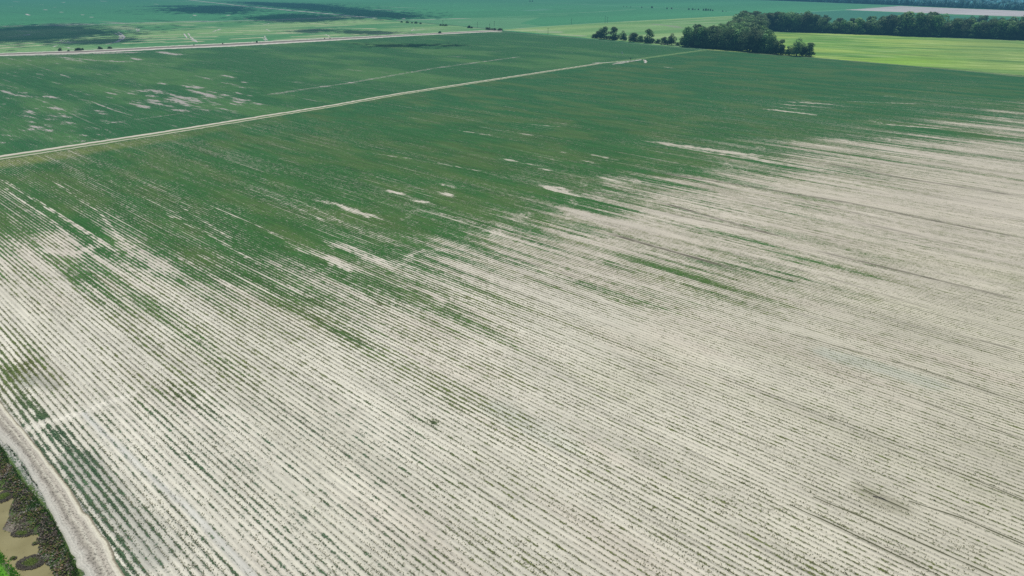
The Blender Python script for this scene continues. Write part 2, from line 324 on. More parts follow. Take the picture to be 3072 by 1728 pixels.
def surface(X, Y):
    """cover of the crop, crop colour, soil colour, rows yes or no and height, at world points"""
    n = X.size
    u, v = to_uv(X, Y)
    a55 = math.radians(55)
    s5 = X * math.sin(a55) + Y * math.cos(a55); t5 = X * math.cos(a55) - Y * math.sin(a55)
    dist = np.hypot(X, Y)
    cover = np.ones(n); crop = np.tile(lin(84, 154, 104), (n, 1)); soil = np.tile(lin(198, 188, 178), (n, 1))
    rows = np.zeros(n); z = np.zeros(n); region = np.zeros(n, int)
    # far fields: bands of slightly different green
    band = fnoise(s5 / 900, t5 / 160, 91, 3)
    crop *= (.8 + .4 * band)[:, None]
    crop = crop * (1 + .10 * (fnoise(s5 / 120, t5 / 14, 92, 2) - .5))[:, None]
    far3 = (t5 < 0)
    m_main = inside(X, Y, MAIN); m_left = inside(X, Y, POLY['left'])
    # --- beyond the first road
    m = inside(X, Y, POLY['far1'])
    st = fnoise(s5[m] / 90, t5[m] / 9, 41, 3); bd = fnoise(s5[m] / 240, t5[m] / 60, 43, 2)
    c = lin(96, 156, 100) + (lin(146, 184, 120) - lin(96, 156, 100)) * sstep(.35, .8, bd)[:, None]
    c = c * (.82 + .36 * st)[:, None]
    w = sstep(.62, .78, st)[:, None] * .6
    crop[m] = c * (1 - w) + lin(190, 196, 156) * w; region[m] = 3
    m = inside(X, Y, POLY['farb']); crop[m] = lin(108, 165, 115) * (.85 + .3 * fnoise(s5[m] / 100, t5[m] / 20, 44, 2))[:, None]; region[m] = 3
    m = inside(X, Y, POLY['right1'])
    st = fnoise(s5[m] / 110, t5[m] / 12, 45, 3)
    c = lin(120, 168, 100) + (lin(160, 192, 122) - lin(120, 168, 100)) * sstep(.3, .8, fnoise(s5[m] / 260, t5[m] / 50, 46, 2))[:, None]
    w = sstep(.66, .8, st)[:, None] * .5
    crop[m] = (c * (.85 + .3 * st)[:, None]) * (1 - w) + lin(190, 200, 160) * w; region[m] = 4
    m = inside(X, Y, POLY['back'])
    crop[m] = lin(78, 140, 112); region[m] = 5
    Pb = GP([(2285, 86), (2700, 70), (3072, 88), (3600, 110)]); mm = m & local(X, Y, Pb, 150)
    if mm.any():
        d, _, _ = pdist(X[mm], Y[mm], Pb); w = (1 - sstep(45, 75, d + 25 * fnoise(X[mm] / 40, Y[mm] / 40, 5, 2)))[:, None]
        crop[mm] = crop[mm] * (1 - w) + lin(170, 188, 128) * w
    m = inside(X, Y, POLY['tan']); st = fnoise(s5[m] / 200, t5[m] / 14, 47, 3)
    crop[m] = lin(212, 206, 202) * (.84 + .32 * st)[:, None]; region[m] = 6
    # --- meadow
    m = inside(X, Y, POLY['mead'])
    a62 = math.radians(-60); sm = X[m] * math.sin(a62) + Y[m] * math.cos(a62); tm = X[m] * math.cos(a62) - Y[m] * math.sin(a62)
    n1 = fnoise(sm / 110, tm / 30, 51, 3); n2 = fnoise(sm / 40, tm / 7, 52, 3); n3 = fnoise(X[m] / 60 + 9, Y[m] / 60, 53, 2)
    c = lin(122, 172, 80) + (lin(176, 204, 100) - lin(122, 172, 80)) * sstep(.3, .72, n1)[:, None]
    hot = np.exp(-((X[m] - G(2740, 185)[0]) / 60) ** 2 - ((Y[m] - G(2740, 185)[1]) / 45) ** 2)[:, None]
    c = c * (1 - hot * .7) + lin(146, 202, 64) * hot * .7
    gr = np.exp(-((X[m] - G(2560, 165)[0]) / 45) ** 2 - ((Y[m] - G(2560, 165)[1]) / 30) ** 2)[:, None]
    c = c * (1 - gr * .6) + lin(92, 150, 72) * gr * .6
    gy = sstep(2650, 3072, X[m] / np.maximum(Y[m], 1) * 2247 + 1536)[:, None] * .45
    c = c * (1 - gy) + lin(132, 158, 100) * gy
    pl = sstep(.56, .74, n2)[:, None] * .5; c = c * (1 - pl) + lin(186, 200, 132) * pl
    dk = sstep(.6, .75, fnoise(sm / 60, tm / 11, 57, 3))[:, None] * .45; c = c * (1 - dk) + lin(84, 122, 70) * dk
    crop[m] = c * (.76 + .48 * n2)[:, None]; region[m] = 2
    # --- left field
    m = m_left
    cv = .95 + .05 * fnoise(u[m] / 60, v[m] / 20, 61, 3)
    cv = cv - .34 * sstep(.62, .85, fnoise(u[m] / 25, v[m] / 3.0, 62, 3)) * sstep(560, 200, v[m])
    arr = np.zeros(n); arr = apply_lines(X, Y, arr, STREAKS, ragged=.8)
    cover[m] = cv
    c = lin(62, 118, 70) + (lin(90, 138, 80) - lin(62, 118, 70)) * sstep(.4, .75, fnoise(u[m] / 70, v[m] / 25, 63, 3))[:, None]
    tl = np.exp(-((X[m] - G(30, 185)[0]) / 90) ** 2 - ((Y[m] - G(30, 185)[1]) / 60) ** 2)[:, None] * .6
    crop[m] = c * (1 - tl) + lin(118, 156, 84) * tl; rows[m] = 1; region[m] = 1
    # --- main field
    m = m_main
    Xm, Ym, um, vm = X[m], Y[m], u[m], v[m]
    cv = base_cover(Xm, Ym)
    n1 = fnoise(um / 75, vm / 3.6, 11, 3); n2 = fnoise(um / 20, vm / 1.7, 12, 3); n3 = fnoise(um / 70, vm / 26, 13, 2); n4 = fnoise(um / 60, vm / .96, 14, 2)
    amp = (4 * cv * (1 - cv) * .85 + .10) * (1 - .35 * sstep(.7, .9, cv)) * (.42 + .5 * sstep(110, 220, Ym))
    cv = cv + amp * ((n1 - .5) * 1.25 + (n2 - .5) * .8 + (n3 - .5) * .3 + (n4 - .5) * .8)
    cover[m] = cv
    # yellowish strip south of the farm track
    cl = GP(CENTRAL); d, sg, _ = pdist(Xm, Ym, cl)
    ys = np.where(sg < 0, 1, 0) * sstep(3, 9, d) * (1 - sstep(14, 26, d + 8 * (n3 - .5)))
    far = sstep(180, 500, Ym)[:, None]
    g1 = lin(68, 117, 58) * (1 - far) + lin(58, 117, 70) * far
    g2 = lin(128, 138, 80)
    hue = sstep(.35, .8, fnoise(um / 26, vm / 9, 21, 3)) * .5
    low = 1 - sstep(.25, .62, cv)
    w = np.clip(hue * .6 + low * .9 + .45 * sstep(190, 110, Ym) + ys * .9 * sstep(420, 150, Ym) * sstep(120, 40, Xm), 0, 1)[:, None]
    c = g1 * (1 - w) + g2 * w
    c = c * (1 - .25 * low)[:, None]
    yb = (ys * .75 * sstep(420, 150, Ym) * sstep(130, 40, Xm) * (.5 + n2))[:, None].clip(0, 1)
    c = c * (1 - yb) + lin(160, 166, 92) * yb
    nl = (sstep(0, -25, Xm) * sstep(115, 95, Ym))[:, None]
    c = c * (1 - nl) + lin(86, 112, 80) * nl
    crop[m] = c * (.86 + .28 * n1)[:, None]
    cover[m] -= ys * .05 * sstep(420, 150, Ym) * (0.3 + n2)
    # soil: pinkish and bright on the left, greyer to the right
    sn = fnoise(um / 30, vm / 7, 31, 3); sp = fnoise(um / 18, vm / 5, 33, 2)
    lf = sstep(120, -60, Xm)[:, None]
    so = lin(212, 205, 180) * (1 - lf) + lin(236, 230, 208) * lf
    ol = (sstep(.48, .75, fnoise(um / 60, vm / 16, 35, 3)) * (.45 - .35 * lf[:, 0]))[:, None]
    so = so * (1 - ol) + lin(194, 192, 158) * ol
    pk = (sstep(.5, .8, sn) * .35)[:, None]
    so = so * (1 - pk) + lin(218, 204, 184) * pk
    midr = (sstep(130, 190, Ym) * .65)[:, None]
    so = so * (1 - midr) + lin(222, 211, 190) * midr
    so = so * (.88 + .26 * sp)[:, None]
    soil[m] = so; rows[m] = 1; region[m] = 0
    cover = np.where(m_main | m_left, np.maximum(cover + arr, np.minimum(cover, .10)), cover)
    cover = apply_lines(X, Y, cover, GREENS, seed=70, ragged=.7)
    # damp dark wheel ruts
    rt = np.zeros(n); rt = apply_lines(X, Y, rt, [(P, w * (1 + .7 * sstep(100, 250, P[:, 1].mean())), k * (1.25 if P[:, 1].mean() > 125 else .35)) for P, w, k in RUTS], seed=120, soft=.5, ragged=.2); rt = np.clip(rt, 0, .85)[:, None]
    soil = soil * (1 - rt) + lin(96, 92, 74) * rt; cover -= rt[:, 0] * .3
    crop = np.where(m_main[:, None], crop * (1 - rt * .4), crop)
    for pts, r, k, cc in (([(230, 1380), (330, 1500), (470, 1665)], 2.8, .45, lin(150, 152, 142)), ([(110, 1130), (160, 1160)], 1.4, .4, lin(130, 134, 120)),
                          ([(60, 1120), (80, 1150)], 1.8, .45, lin(120, 130, 116)), ([(2600, 1475), (2640, 1500), (2700, 1520)], 1.8, .35, lin(120, 118, 84)),
                          ([(2480, 1060), (2800, 1150)], 2.4, .25, lin(170, 192, 176)), ([(1500, 1220), (1700, 1330)], 3, .2, lin(190, 205, 185)), ([(85, 1287), (160, 1262), (240, 1240), (310, 1212), (400, 1180)], .7, .8, lin(255, 248, 226)), ([(250, 1240), (420, 1400), (600, 1560), (760, 1728)], .45, .5, lin(214, 214, 206))):
        P = GP(pts); mm = local(X, Y, P, r * 3)
        if mm.any():
            d, _, a = pdist(X[mm], Y[mm], P); w = ((1 - sstep(r * .4, r * 1.5, d + r * .8 * (fnoise(u[mm] / 4, v[mm] / 1, 8, 2) - .5))) * k)[:, None]
            soil[mm] = soil[mm] * (1 - w) + cc * w
    # marks on the far ground
    for i, (P, w, cc, s) in enumerate(MARKS):
        mm = local(X, Y, P, w * 3)
        if not mm.any(): continue
        d, _, a = pdist(X[mm], Y[mm], P)
        nn = fnoise(X[mm] / 22, Y[mm] / 22, 200 + i, 2)
        e = w * (.55 + .9 * nn)
        k = (s * (1 - sstep(e * .6, e * 1.35, d)) * (.6 + .6 * nn)).clip(0, 1)[:, None]
        crop[mm] = crop[mm] * (1 - k) + cc * k; cover[mm] = cover[mm] * (1 - k[:, 0]) + k[:, 0]
    # beside the farm track and beside the near road the crop stops
    d, _, _ = pdist(X, Y, GP(CENTRAL)); cover = np.where(d < 6, np.maximum(cover, .9), cover)
    # near road corridor and the ditch
    near = (X < 0) & (Y < 160) & (Y > 20)
    if near.any():
        Xn, Yn = X[near], Y[near]
        d, sg, arc = pdist(Xn, Yn, ROAD_R[::-1]); w = sg > 0      # left of road's right edge
        cc = cover[near]; so = soil[near]; cr = crop[near]; zz = z[near]; rw = rows[near]
        cc = np.where(w, .12, cc); rw = np.where(w, 0, rw)
        so[w] = lin(208, 203, 190)
        dB, sB, aB = pdist(Xn, Yn, BANK[::-1])
        sB = sB * dB                                               # positive on the ditch side
        wob = 1.8 * (fnoise(Xn / 3, Yn / 3, 301, 3) - .5)
        dF, sF, _ = pdist(Xn, Yn, FARB[::-1]); sF = sF * dF
        up = 1.3 * sstep(-1.2, .8, sF + wob * .5)
        depth = -.84 * sstep(0, 2.0, sB + wob * .3)
        wp = inside(Xn + wob * .35, Yn + wob * .3, WPOLY); dW, _, _ = pdist(Xn, Yn, np.vstack([WPOLY, WPOLY[:1]]))
        depth = np.where(wp, -.90 - .5 * sstep(0, .9, dW), depth)
        isl = G(88, 1672); depth += .48 * np.exp(-((Xn - isl[0]) / 2.2) ** 2 - ((Yn - isl[1]) / 1.6) ** 2)
        zz = np.where(sB > -.5, np.minimum(depth + up, .15), zz)
        bank = sstep(-.4, .6, sB)[:, None]
        mud = lin(150, 140, 124) * (.6 + .7 * fnoise(Xn / .8, Yn / .8, 302, 3))[:, None]
        so = so * (1 - bank) + mud * bank
        gsb = (sstep(-.3, .8, sF))[:, None]
        cr = np.where(sB[:, None] > -.6, lin(88, 112, 56), cr); cr = cr * (1 - gsb) + lin(96, 165, 40) * gsb
        cc = np.where(sB > -.6, .35 * (1 - sstep(1, 4, sB)) + .05, cc); cc = np.maximum(cc, gsb[:, 0])
        cover[near] = cc; soil[near] = so; crop[near] = cr; z[near] = zz; rows[near] = rw
    return np.clip(cover, 0, 1.1), crop.clip(.005, .8), soil.clip(.01, .8), rows, z, region


# ------------------------------------------------------------------ object helpers
def tag(o, label=None, cat=None, group=None, kind=None):
    if label: o['label'] = label
    if cat: o['category'] = cat
    if group: o['group'] = group
    if kind: o['kind'] = kind
    return o


def mesh_np(name, verts, faces, mat, parent=None, attrs=None, smooth=False, link=True):
    me = bpy.data.meshes.new(name)
    verts = np.asarray(verts, np.float32); faces = np.asarray(faces, np.int32)
    k = faces.shape[1]
    me.vertices.add(len(verts)); me.vertices.foreach_set('co', verts.ravel())
    me.loops.add(faces.size); me.loops.foreach_set('vertex_index', faces.ravel())
    me.polygons.add(len(faces)); me.polygons.foreach_set('loop_start', np.arange(0, faces.size, k, dtype=np.int32))
    me.polygons.foreach_set('loop_total', np.full(len(faces), k, np.int32))
    if smooth: me.polygons.foreach_set('use_smooth', np.ones(len(faces), bool))
    for an, (ty, dom, data) in (attrs or {}).items():
        a = me.attributes.new(an, ty, dom)
        a.data.foreach_set('color' if 'COLOR' in ty else 'value', np.asarray(data, np.float32).ravel())
    me.update(calc_edges=True)
    if mat: me.materials.append(mat)
    if not link: return me
    o = bpy.data.objects.new(name, me); col.objects.link(o)
    if parent: o.parent = parent
    return o


class NT:
    def __init__(s, name):
        s.m = bpy.data.materials.new(name); s.m.use_nodes = True; s.t = s.m.node_tree; s.t.nodes.clear()
        s.out = s.t.nodes.new('ShaderNodeOutputMaterial')

    def n(s, ty, ins=None, **kw):
        x = s.t.nodes.new(ty)
        for k, val in kw.items(): setattr(x, k, val)
        for k, val in (ins or {}).items():
            sock = x.inputs[k]
            if hasattr(val, 'is_linked') or isinstance(val, bpy.types.NodeSocket): s.t.links.new(val, sock)
            else: sock.default_value = val
        return x

    def math(s, op, a, b=None, c=None, clamp=False):
        d = {0: a}
        if b is not None: d[1] = b
        if c is not None: d[2] = c
        x = s.n('ShaderNodeMath', d, operation=op); x.use_clamp = clamp
        return x.outputs[0]

    def mix(s, f, a, b, mode='MIX'):
        x = s.n('ShaderNodeMix', data_type='RGBA', blend_type=mode)
        for i, val in ((0, f), (6, a), (7, b)):
            if isinstance(val, bpy.types.NodeSocket): s.t.links.new(val, x.inputs[i])
            else: x.inputs[i].default_value = val if i == 0 else (*val[:3], 1)
        return x.outputs[2]

    def noise(s, vec, scale, detail=2, rough=.5):
        return s.n('ShaderNodeTexNoise', {'Vector': vec, 'Scale': scale, 'Detail': detail, 'Roughness': rough}).outputs['Fac']

    def attr(s, name, out='Fac'):
        return s.n('ShaderNodeAttribute', attribute_name=name).outputs[out]

    def sstep(s, x, a, b):
        return s.n('ShaderNodeMapRange', {'Value': x, 'From Min': a, 'From Max': b}, interpolation_type='SMOOTHSTEP').outputs[0]

    def vec(s, co, sx, sy, sz=1):
        return s.n('ShaderNodeVectorMath', {0: co, 1: (sx, sy, sz)}, operation='MULTIPLY').outputs[0]

    def done(s, color, rough=.9, bump=None, bstr=.5, bdist=.1, spec=.1, **kw):
        ins = {'Base Color': color, 'Roughness': rough, 'Specular IOR Level': spec}
        ins.update(kw)
        b = s.n('ShaderNodeBsdfPrincipled', ins)
        if bump is not None:
            bn = s.n('ShaderNodeBump', {'Height': bump, 'Strength': bstr, 'Distance': bdist})
            s.t.links.new(bn.outputs[0], b.inputs['Normal'])
        s.t.links.new(b.outputs[0], s.out.inputs[0])
        return s.m


ROWW = 0.96


def field_material():
    s = NT('field_soil_and_crop')
    co = s.n('ShaderNodeTexCoord').outputs['Object']
    sx = s.n('ShaderNodeSeparateXYZ', {0: co})
    cover = s.attr('cover'); rows = s.attr('rows'); crop = s.attr('crop', 'Color'); soil = s.attr('soil', 'Color')
    wob = s.noise(s.vec(co, .25, .06), 1, 2)
    vv = s.math('ADD', sx.outputs[0], s.math('MULTIPLY', s.math('SUBTRACT', wob, .5), .12))
    rv = s.math('DIVIDE', vv, ROWW)
    fr = s.math('FRACT', rv)
    d = s.math('MULTIPLY', s.math('ABSOLUTE', s.math('SUBTRACT', fr, .5)), 2)       # 0 on the plant row, 1 in the middle
    idx = s.math('FLOOR', rv)
    rown = s.n('ShaderNodeTexWhiteNoise', {'W': idx}, noise_dimensions='1D').outputs[0]
    # clumps along each row
    cl = s.n('ShaderNodeCombineXYZ', {0: s.math('MULTIPLY', idx, 7.31), 1: s.math('MULTIPLY', sx.outputs[1], .55)}).outputs[0]
    clump = s.noise(cl, 1, 3, .65)
    fine = s.noise(s.vec(co, 3.2, 2.2), 1, 4, .8)
    grit = s.noise(s.vec(co, .95, .42), 1, 2, .6)
    band = s.noise(s.vec(co, .8, .045), 1, 3, .65)
    mid = s.noise(s.vec(co, .55, .16), 1, 3, .6)
    ce = s.math('ADD', cover, s.math('MULTIPLY', s.math('SUBTRACT', mid, .5), .5))
    ce = s.math('ADD', ce, s.math('MULTIPLY', s.math('SUBTRACT', rown, .5), .16))
    ce = s.math('ADD', ce, s.math('MULTIPLY', s.math('SUBTRACT', clump, .5), .5))
    ce = s.math('ADD', ce, s.math('MULTIPLY', s.math('SUBTRACT', grit, .5), s.math('ADD', .35, s.math('MULTIPLY', rows, .75))))
    line = s.math('MULTIPLY', s.sstep(s.noise(s.vec(co, 1.04, .016), 1, 2, .5), .56, .68), rows)
    ce = s.math('SUBTRACT', ce, s.math('MULTIPLY', line, s.n('ShaderNodeMapRange', {'Value': cover, 'From Min': .6, 'From Max': .95, 'To Min': .42, 'To Max': .22}).outputs[0]))
    dline = s.math('MULTIPLY', s.sstep(s.noise(s.vec(co, .83, .013), 1, 2, .5), .58, .66), rows)
    dr = s.math('MULTIPLY', s.math('MULTIPLY', d, .92), rows)
    val = s.math('SUBTRACT', s.math('MULTIPLY', ce, 1.35), dr)
    val = s.math('ADD', val, s.math('MULTIPLY', s.math('SUBTRACT', fine, .5), 2.8))
    mask = s.sstep(val, -.08, .40)
    near0 = s.sstep(cover, .02, .12)
    mask = s.math('MULTIPLY', mask, near0)
    full = s.sstep(cover, .93, 1.0)
    mask = s.math('MAXIMUM', mask, s.math('MULTIPLY', s.sstep(cover, .5, .85), .45))
    # where there are no rows (meadow, far fields) the ground is all plants
    mask = s.math('MAXIMUM', mask, s.math('MULTIPLY', s.math('SUBTRACT', 1, rows), s.sstep(cover, .5, .9)))
    mask = s.math('MAXIMUM', mask, s.math('MULTIPLY', full, .8))
    # crop tone
    tone = s.math('ADD', .62, s.math('MULTIPLY', fine, .5))
    tone = s.math('ADD', tone, s.math('MULTIPLY', s.math('SUBTRACT', mid, .5), .35))
    tone = s.math('ADD', tone, s.math('MULTIPLY', s.math('SUBTRACT', band, .5), .85))
    tone = s.math('ADD', tone, s.math('MULTIPLY', s.math('SUBTRACT', grit, .5), .45))
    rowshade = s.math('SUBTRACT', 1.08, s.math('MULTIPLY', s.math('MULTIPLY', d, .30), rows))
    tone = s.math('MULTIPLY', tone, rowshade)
    ctone = s.n('ShaderNodeVectorMath', {0: crop, 'Scale': tone}, operation='SCALE').outputs[0]
    lime = s.math('MULTIPLY', s.sstep(s.noise(s.vec(co, 1.7, .7), 1, 3, .7), .52, .68), .42)
    ctone = s.mix(lime, ctone, s.n('ShaderNodeVectorMath', {0: ctone, 1: (1.4, 1.2, .9)}, operation='MULTIPLY').outputs[0])
    # soil tone: beds, crumbs, smear along the rows
    grain = s.noise(s.vec(co, 5, 5), 1, 4, .7)
    smear = s.noise(s.vec(co, 1.6, .10), 1, 3, .6)
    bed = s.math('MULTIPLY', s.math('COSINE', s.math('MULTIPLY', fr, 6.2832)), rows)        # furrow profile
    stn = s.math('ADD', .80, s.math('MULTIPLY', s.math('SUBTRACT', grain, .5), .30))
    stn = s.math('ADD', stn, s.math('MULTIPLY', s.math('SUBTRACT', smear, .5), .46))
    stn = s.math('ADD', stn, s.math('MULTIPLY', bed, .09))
    stn = s.math('ADD', stn, .16)
    # rows of tiny stubble tufts, faint, everywhere between the plants
    specks = s.sstep(s.noise(s.vec(co, 4.2, 1.7), 1, 2, .6), .56, .68)
    stn = s.math('SUBTRACT', stn, s.math('MULTIPLY', specks, s.math('ADD', .10, s.math('MULTIPLY', s.sstep(d, .75, .2), .22))))
    sp2 = s.sstep(s.noise(s.vec(co, .75, .22), 1, 3, .65), .5, .66)
    stn = s.math('SUBTRACT', stn, s.math('MULTIPLY', s.math('MULTIPLY', sp2, s.sstep(fine, .40, .62)), .20))
    stn = s.math('SUBTRACT', stn, s.math('MULTIPLY', dline, s.math('MULTIPLY', s.sstep(d, .9, .5), .22)))
    stone = s.n('ShaderNodeVectorMath', {0: soil, 'Scale': stn}, operation='SCALE').outputs[0]
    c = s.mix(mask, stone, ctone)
    h = s.math('ADD', s.math('MULTIPLY', bed, -.35), s.math('MULTIPLY', grain, .35))
    h = s.math('ADD', h, s.math('MULTIPLY', mask, .9))
    return s.done(c, .95, bump=h, bstr=.55, bdist=.14, spec=.05)


# ------------------------------------------------------------------ ground sheet in pieces, one per field
def axis(segs):
    out = [segs[0][0]]
    for a, b, st in segs:
        k = max(1, int(round((b - a) / st)))
        out += list(np.linspace(a, b, k + 1)[1:])
    return np.array(out)


def geo(a, b, k):
    return list(np.geomspace(1, 1 + (b - a), k)[1:] - 1 + a)


ua = axis([(-150, -20, 6), (-20, 62, 1.3), (62, 130, .5), (130, 260, .8), (260, 370, 1.3), (370, 1150, 2.6)])
ua = np.concatenate([[-9000, -4000, -1800, -800, -350], ua, [1165, 1185, 1210, 1240, 1280, 1330, 1400, 1500, 1620, 1780, 2000, 2400, 3000, 4000, 6000, 9000, 14000]])
va = axis([(-30, 0, 2), (0, 22, .4), (22, 360, .5), (360, 800, 1.3), (800, 1700, 3.0), (1700, 2900, 8)])
va = np.concatenate([[-9000, -4000, -1800, -800, -350, -150, -80, -50], va, [2930, 3000, 3150, 3400, 3800, 4500, 6000, 9000, 14000]])
U, V = np.meshgrid(ua, va, indexing='ij')
Xg, Yg = from_uv(U.ravel(), V.ravel())
cover, crop, soil, rowsA, zg, region = surface(Xg, Yg)
nu, nv = len(ua), len(va)
cover = cover - np.where(rowsA > .5, .13 * (1 - sstep(120, 185, Yg)) * (Yg > 0) * (1 - sstep(.5, .85, cover)) * (cover > .2), 0)
idx = np.arange(nu * nv).reshape(nu, nv)
quads = np.stack([idx[:-1, :-1].ravel(), idx[:-1, 1:].ravel(), idx[1:, 1:].ravel(), idx[1:, :-1].ravel()], 1)
freg = region[quads[:, 0]]
MATF = field_material()
fn = {0: ('ground_field', 'sparse crop field with pale soil and long straight rows in the foreground'), 1: ('ground_field', 'dark green field left of the farm track'),
      3: ('ground_field', 'lighter green field with winding pale levees beyond the dirt road'), 4: ('ground_field', 'yellow green fallow field behind the small trees'),
      2: ('meadow', 'bright yellow green meadow right of the wood'), 5: ('ground_field', 'teal green field behind the far tree belt'), 6: ('ground_field', 'bare tan field before the far forest')}
fn_far = ('ground', 'flat farmland stretching away to the horizon')
ground_objs = []
for r in sorted(set(freg.tolist())):
    pass
# region 0 from surface() also holds the far farmland: tell them apart
mainmask = inside(Xg, Yg, MAIN)
region = np.where((region == 0) & ~mainmask, 7, region)
freg = region[quads[:, 0]]
for r in sorted(set(freg.tolist())):
    q = quads[freg == r]
    used = np.unique(q); remap = np.zeros(nu * nv, np.int64); remap[used] = np.arange(len(used))
    vs = np.stack([V.ravel()[used], U.ravel()[used], zg[used]], 1)
    nm, lb = fn.get(r, fn_far)
    o = mesh_np(nm, vs, remap[q], MATF, attrs={
        'cover': ('FLOAT', 'POINT', cover[used]), 'rows': ('FLOAT', 'POINT', rowsA[used]),
        'crop': ('FLOAT_COLOR', 'POINT', np.c_[crop[used], np.ones(len(used))]), 'soil': ('FLOAT_COLOR', 'POINT', np.c_[soil[used], np.ones(len(used))])}, smooth=True)
    o.rotation_euler = (0, 0, -AZ)
    tag(o, lb, kind='structure')
del U, V, Xg, Yg, quads, idx


# ------------------------------------------------------------------ roads
def strip(name, top, bot, mat, label, n=240, cross=10, z=.04, jit=.25, crown=.0):
    def resample(P, n):
        L = np.r_[0, np.cumsum(np.hypot(*(P[1:] - P[:-1]).T))]
        t = np.linspace(0, L[-1], n)
        return np.stack([np.interp(t, L, P[:, 0]), np.interp(t, L, P[:, 1])], 1), t
    A, ta = resample(top, n); B, _ = resample(bot, n)
    vs = []; ac = []; al = []
    for i in range(n):
        w = np.linalg.norm(B[i] - A[i])
        j0 = jit * (vnoise(np.array([ta[i] / 2.3]), np.array([3.1]), 5)[0] - .5) * 2 / max(w, 1e-6)
        j1 = jit * (vnoise(np.array([ta[i] / 2.1]), np.array([9.1]), 6)[0] - .5) * 2 / max(w, 1e-6)
        for k in range(cross + 1):
            t = k / cross
            tt = j0 + (1 + j1 - j0) * t
            p = A[i] + (B[i] - A[i]) * tt
            vs.append((p[0], p[1], z + crown * math.sin(math.pi * t) if 0 < k < cross else z * .25)); ac.append(t); al.append(ta[i])
    ix = np.arange(n * (cross + 1)).reshape(n, cross + 1)
    q = np.stack([ix[:-1, :-1].ravel(), ix[:-1, 1:].ravel(), ix[1:, 1:].ravel(), ix[1:, :-1].ravel()], 1)
    o = mesh_np(name, vs, q[:, ::-1] if np.cross(B[0] - A[0], A[1] - A[0]) < 0 else q, mat, attrs={'across': ('FLOAT', 'POINT', ac), 'along': ('FLOAT', 'POINT', al)}, smooth=True)
    return tag(o, label, kind='structure')


def ramp_material(name, stops, streak=(30, .05), mott=1.2, noise_amp=.5, breakup=.0, wob=.06, specks=0.0):
    s = NT(name)
    ac = s.attr('across'); al = s.attr('along'); co = s.n('ShaderNodeTexCoord').outputs['Object']
    n1 = s.noise(s.vec(co, mott, mott), 1, 4, .65)
    v2 = s.n('ShaderNodeCombineXYZ', {0: s.math('MULTIPLY', ac, streak[0]), 1: s.math('MULTIPLY', al, streak[1])}).outputs[0]
    n2 = s.noise(v2, 1, 3, .6)
    n3 = s.noise(s.vec(co, .22, .22), 1, 3, .6)
    a = s.math('ADD', ac, s.math('MULTIPLY', s.math('SUBTRACT', n3, .5), wob * 2))
    a = s.math('ADD', a, s.math('MULTIPLY', s.math('SUBTRACT', n1, .5), wob * 1.2))
    cr = s.n('ShaderNodeValToRGB', {0: a})
    e = cr.color_ramp; e.interpolation = 'LINEAR'
    while len(e.elements) > 1: e.elements.remove(e.elements[0])
    e.elements[0].position = stops[0][0]; e.elements[0].color = (*stops[0][1], 1)
    for p, c in stops[1:]:
        x = e.elements.new(p); x.color = (*c, 1)
    tone = s.math('ADD', 1 - noise_amp * .5, s.math('MULTIPLY', s.math('ADD', s.math('MULTIPLY', n1, .6), s.math('MULTIPLY', n2, .4)), noise_amp))
    if specks:
        sp = s.sstep(s.noise(s.vec(co, 3.1, 3.1), 1, 4, .75), .50, .60)
        bnd = s.math('MULTIPLY', s.sstep(ac, .16, .3), s.sstep(ac, .85, .68))
        tone = s.math('SUBTRACT', tone, s.math('MULTIPLY', sp, s.math('ADD', .06, s.math('MULTIPLY', bnd, specks))))
        rut = s.math('ADD', s.sstep(s.math('ABSOLUTE', s.math('SUBTRACT', a, .22)), .035, .0), s.sstep(s.math('ABSOLUTE', s.math('SUBTRACT', a, .80)), .03, .0))
        tone = s.math('SUBTRACT', tone, s.math('MULTIPLY', rut, .14))
    c = s.n('ShaderNodeVectorMath', {0: cr.outputs[0], 'Scale': tone}, operation='SCALE').outputs[0]
    return s.done(c, .95, bump=n1, bstr=.5, bdist=.12, spec=.05)


sand = lin(226, 218, 196); grs = lin(84, 126, 74); grs2 = lin(112, 142, 86)
m_track = ramp_material('farm_track_sand_and_grass', [(0, grs), (.07, lin(140, 150, 110)), (.14, sand), (.42, sand * .95), (.5, lin(150, 140, 120)), (.58, grs2), (.76, grs), (.82, lin(205, 200, 172)), (.93, lin(205, 200, 172)), (1, grs)], wob=.10)


def offset(P, a, b):
    P = np.asarray(P); T = np.gradient(P, axis=0); T /= np.linalg.norm(T, axis=1)[:, None]
    N = np.stack([-T[:, 1], T[:, 0]], 1)
    a = np.broadcast_to(a, len(P))[:, None]; b = np.broadcast_to(b, len(P))[:, None]
    return P + N * a, P + N * b


TR = [(-700, 570), (-300, 518), (0, 473), (500, 397), (1000, 317), (1192, 283), (1803, 190)]
cpts = GP(TR)
wA = np.array([6.0, 5.6, 4.9, 4.6, 4.0, 3.6, 2.6]); A_, B_ = offset(cpts, wA, -wA)
strip('farm_track', A_, B_, m_track, 'pale sandy farm track with a grassy middle cutting diagonally between the green fields', n=900, cross=14, z=.05, jit=.5, crown=.12)
m_track2 = ramp_material('faint_grassy_track', [(0, grs), (.12, lin(120, 150, 96)), (.24, lin(160, 172, 124)), (.36, lin(96, 138, 84)), (.62, lin(88, 132, 80)), (.74, lin(136, 160, 106)), (.86, lin(110, 146, 92)), (1, grs)], wob=.08)
A_, B_ = offset(GP([(1803, 190), (1925, 176), (2048, 159), (2122, 149)]), 3.6, -3.6)
strip('farm_track', A_, B_, m_track2, 'faint grassy end of the farm track running up to the wood', n=300, cross=10, z=.06, jit=.8)
gs = lin(80, 118, 78)
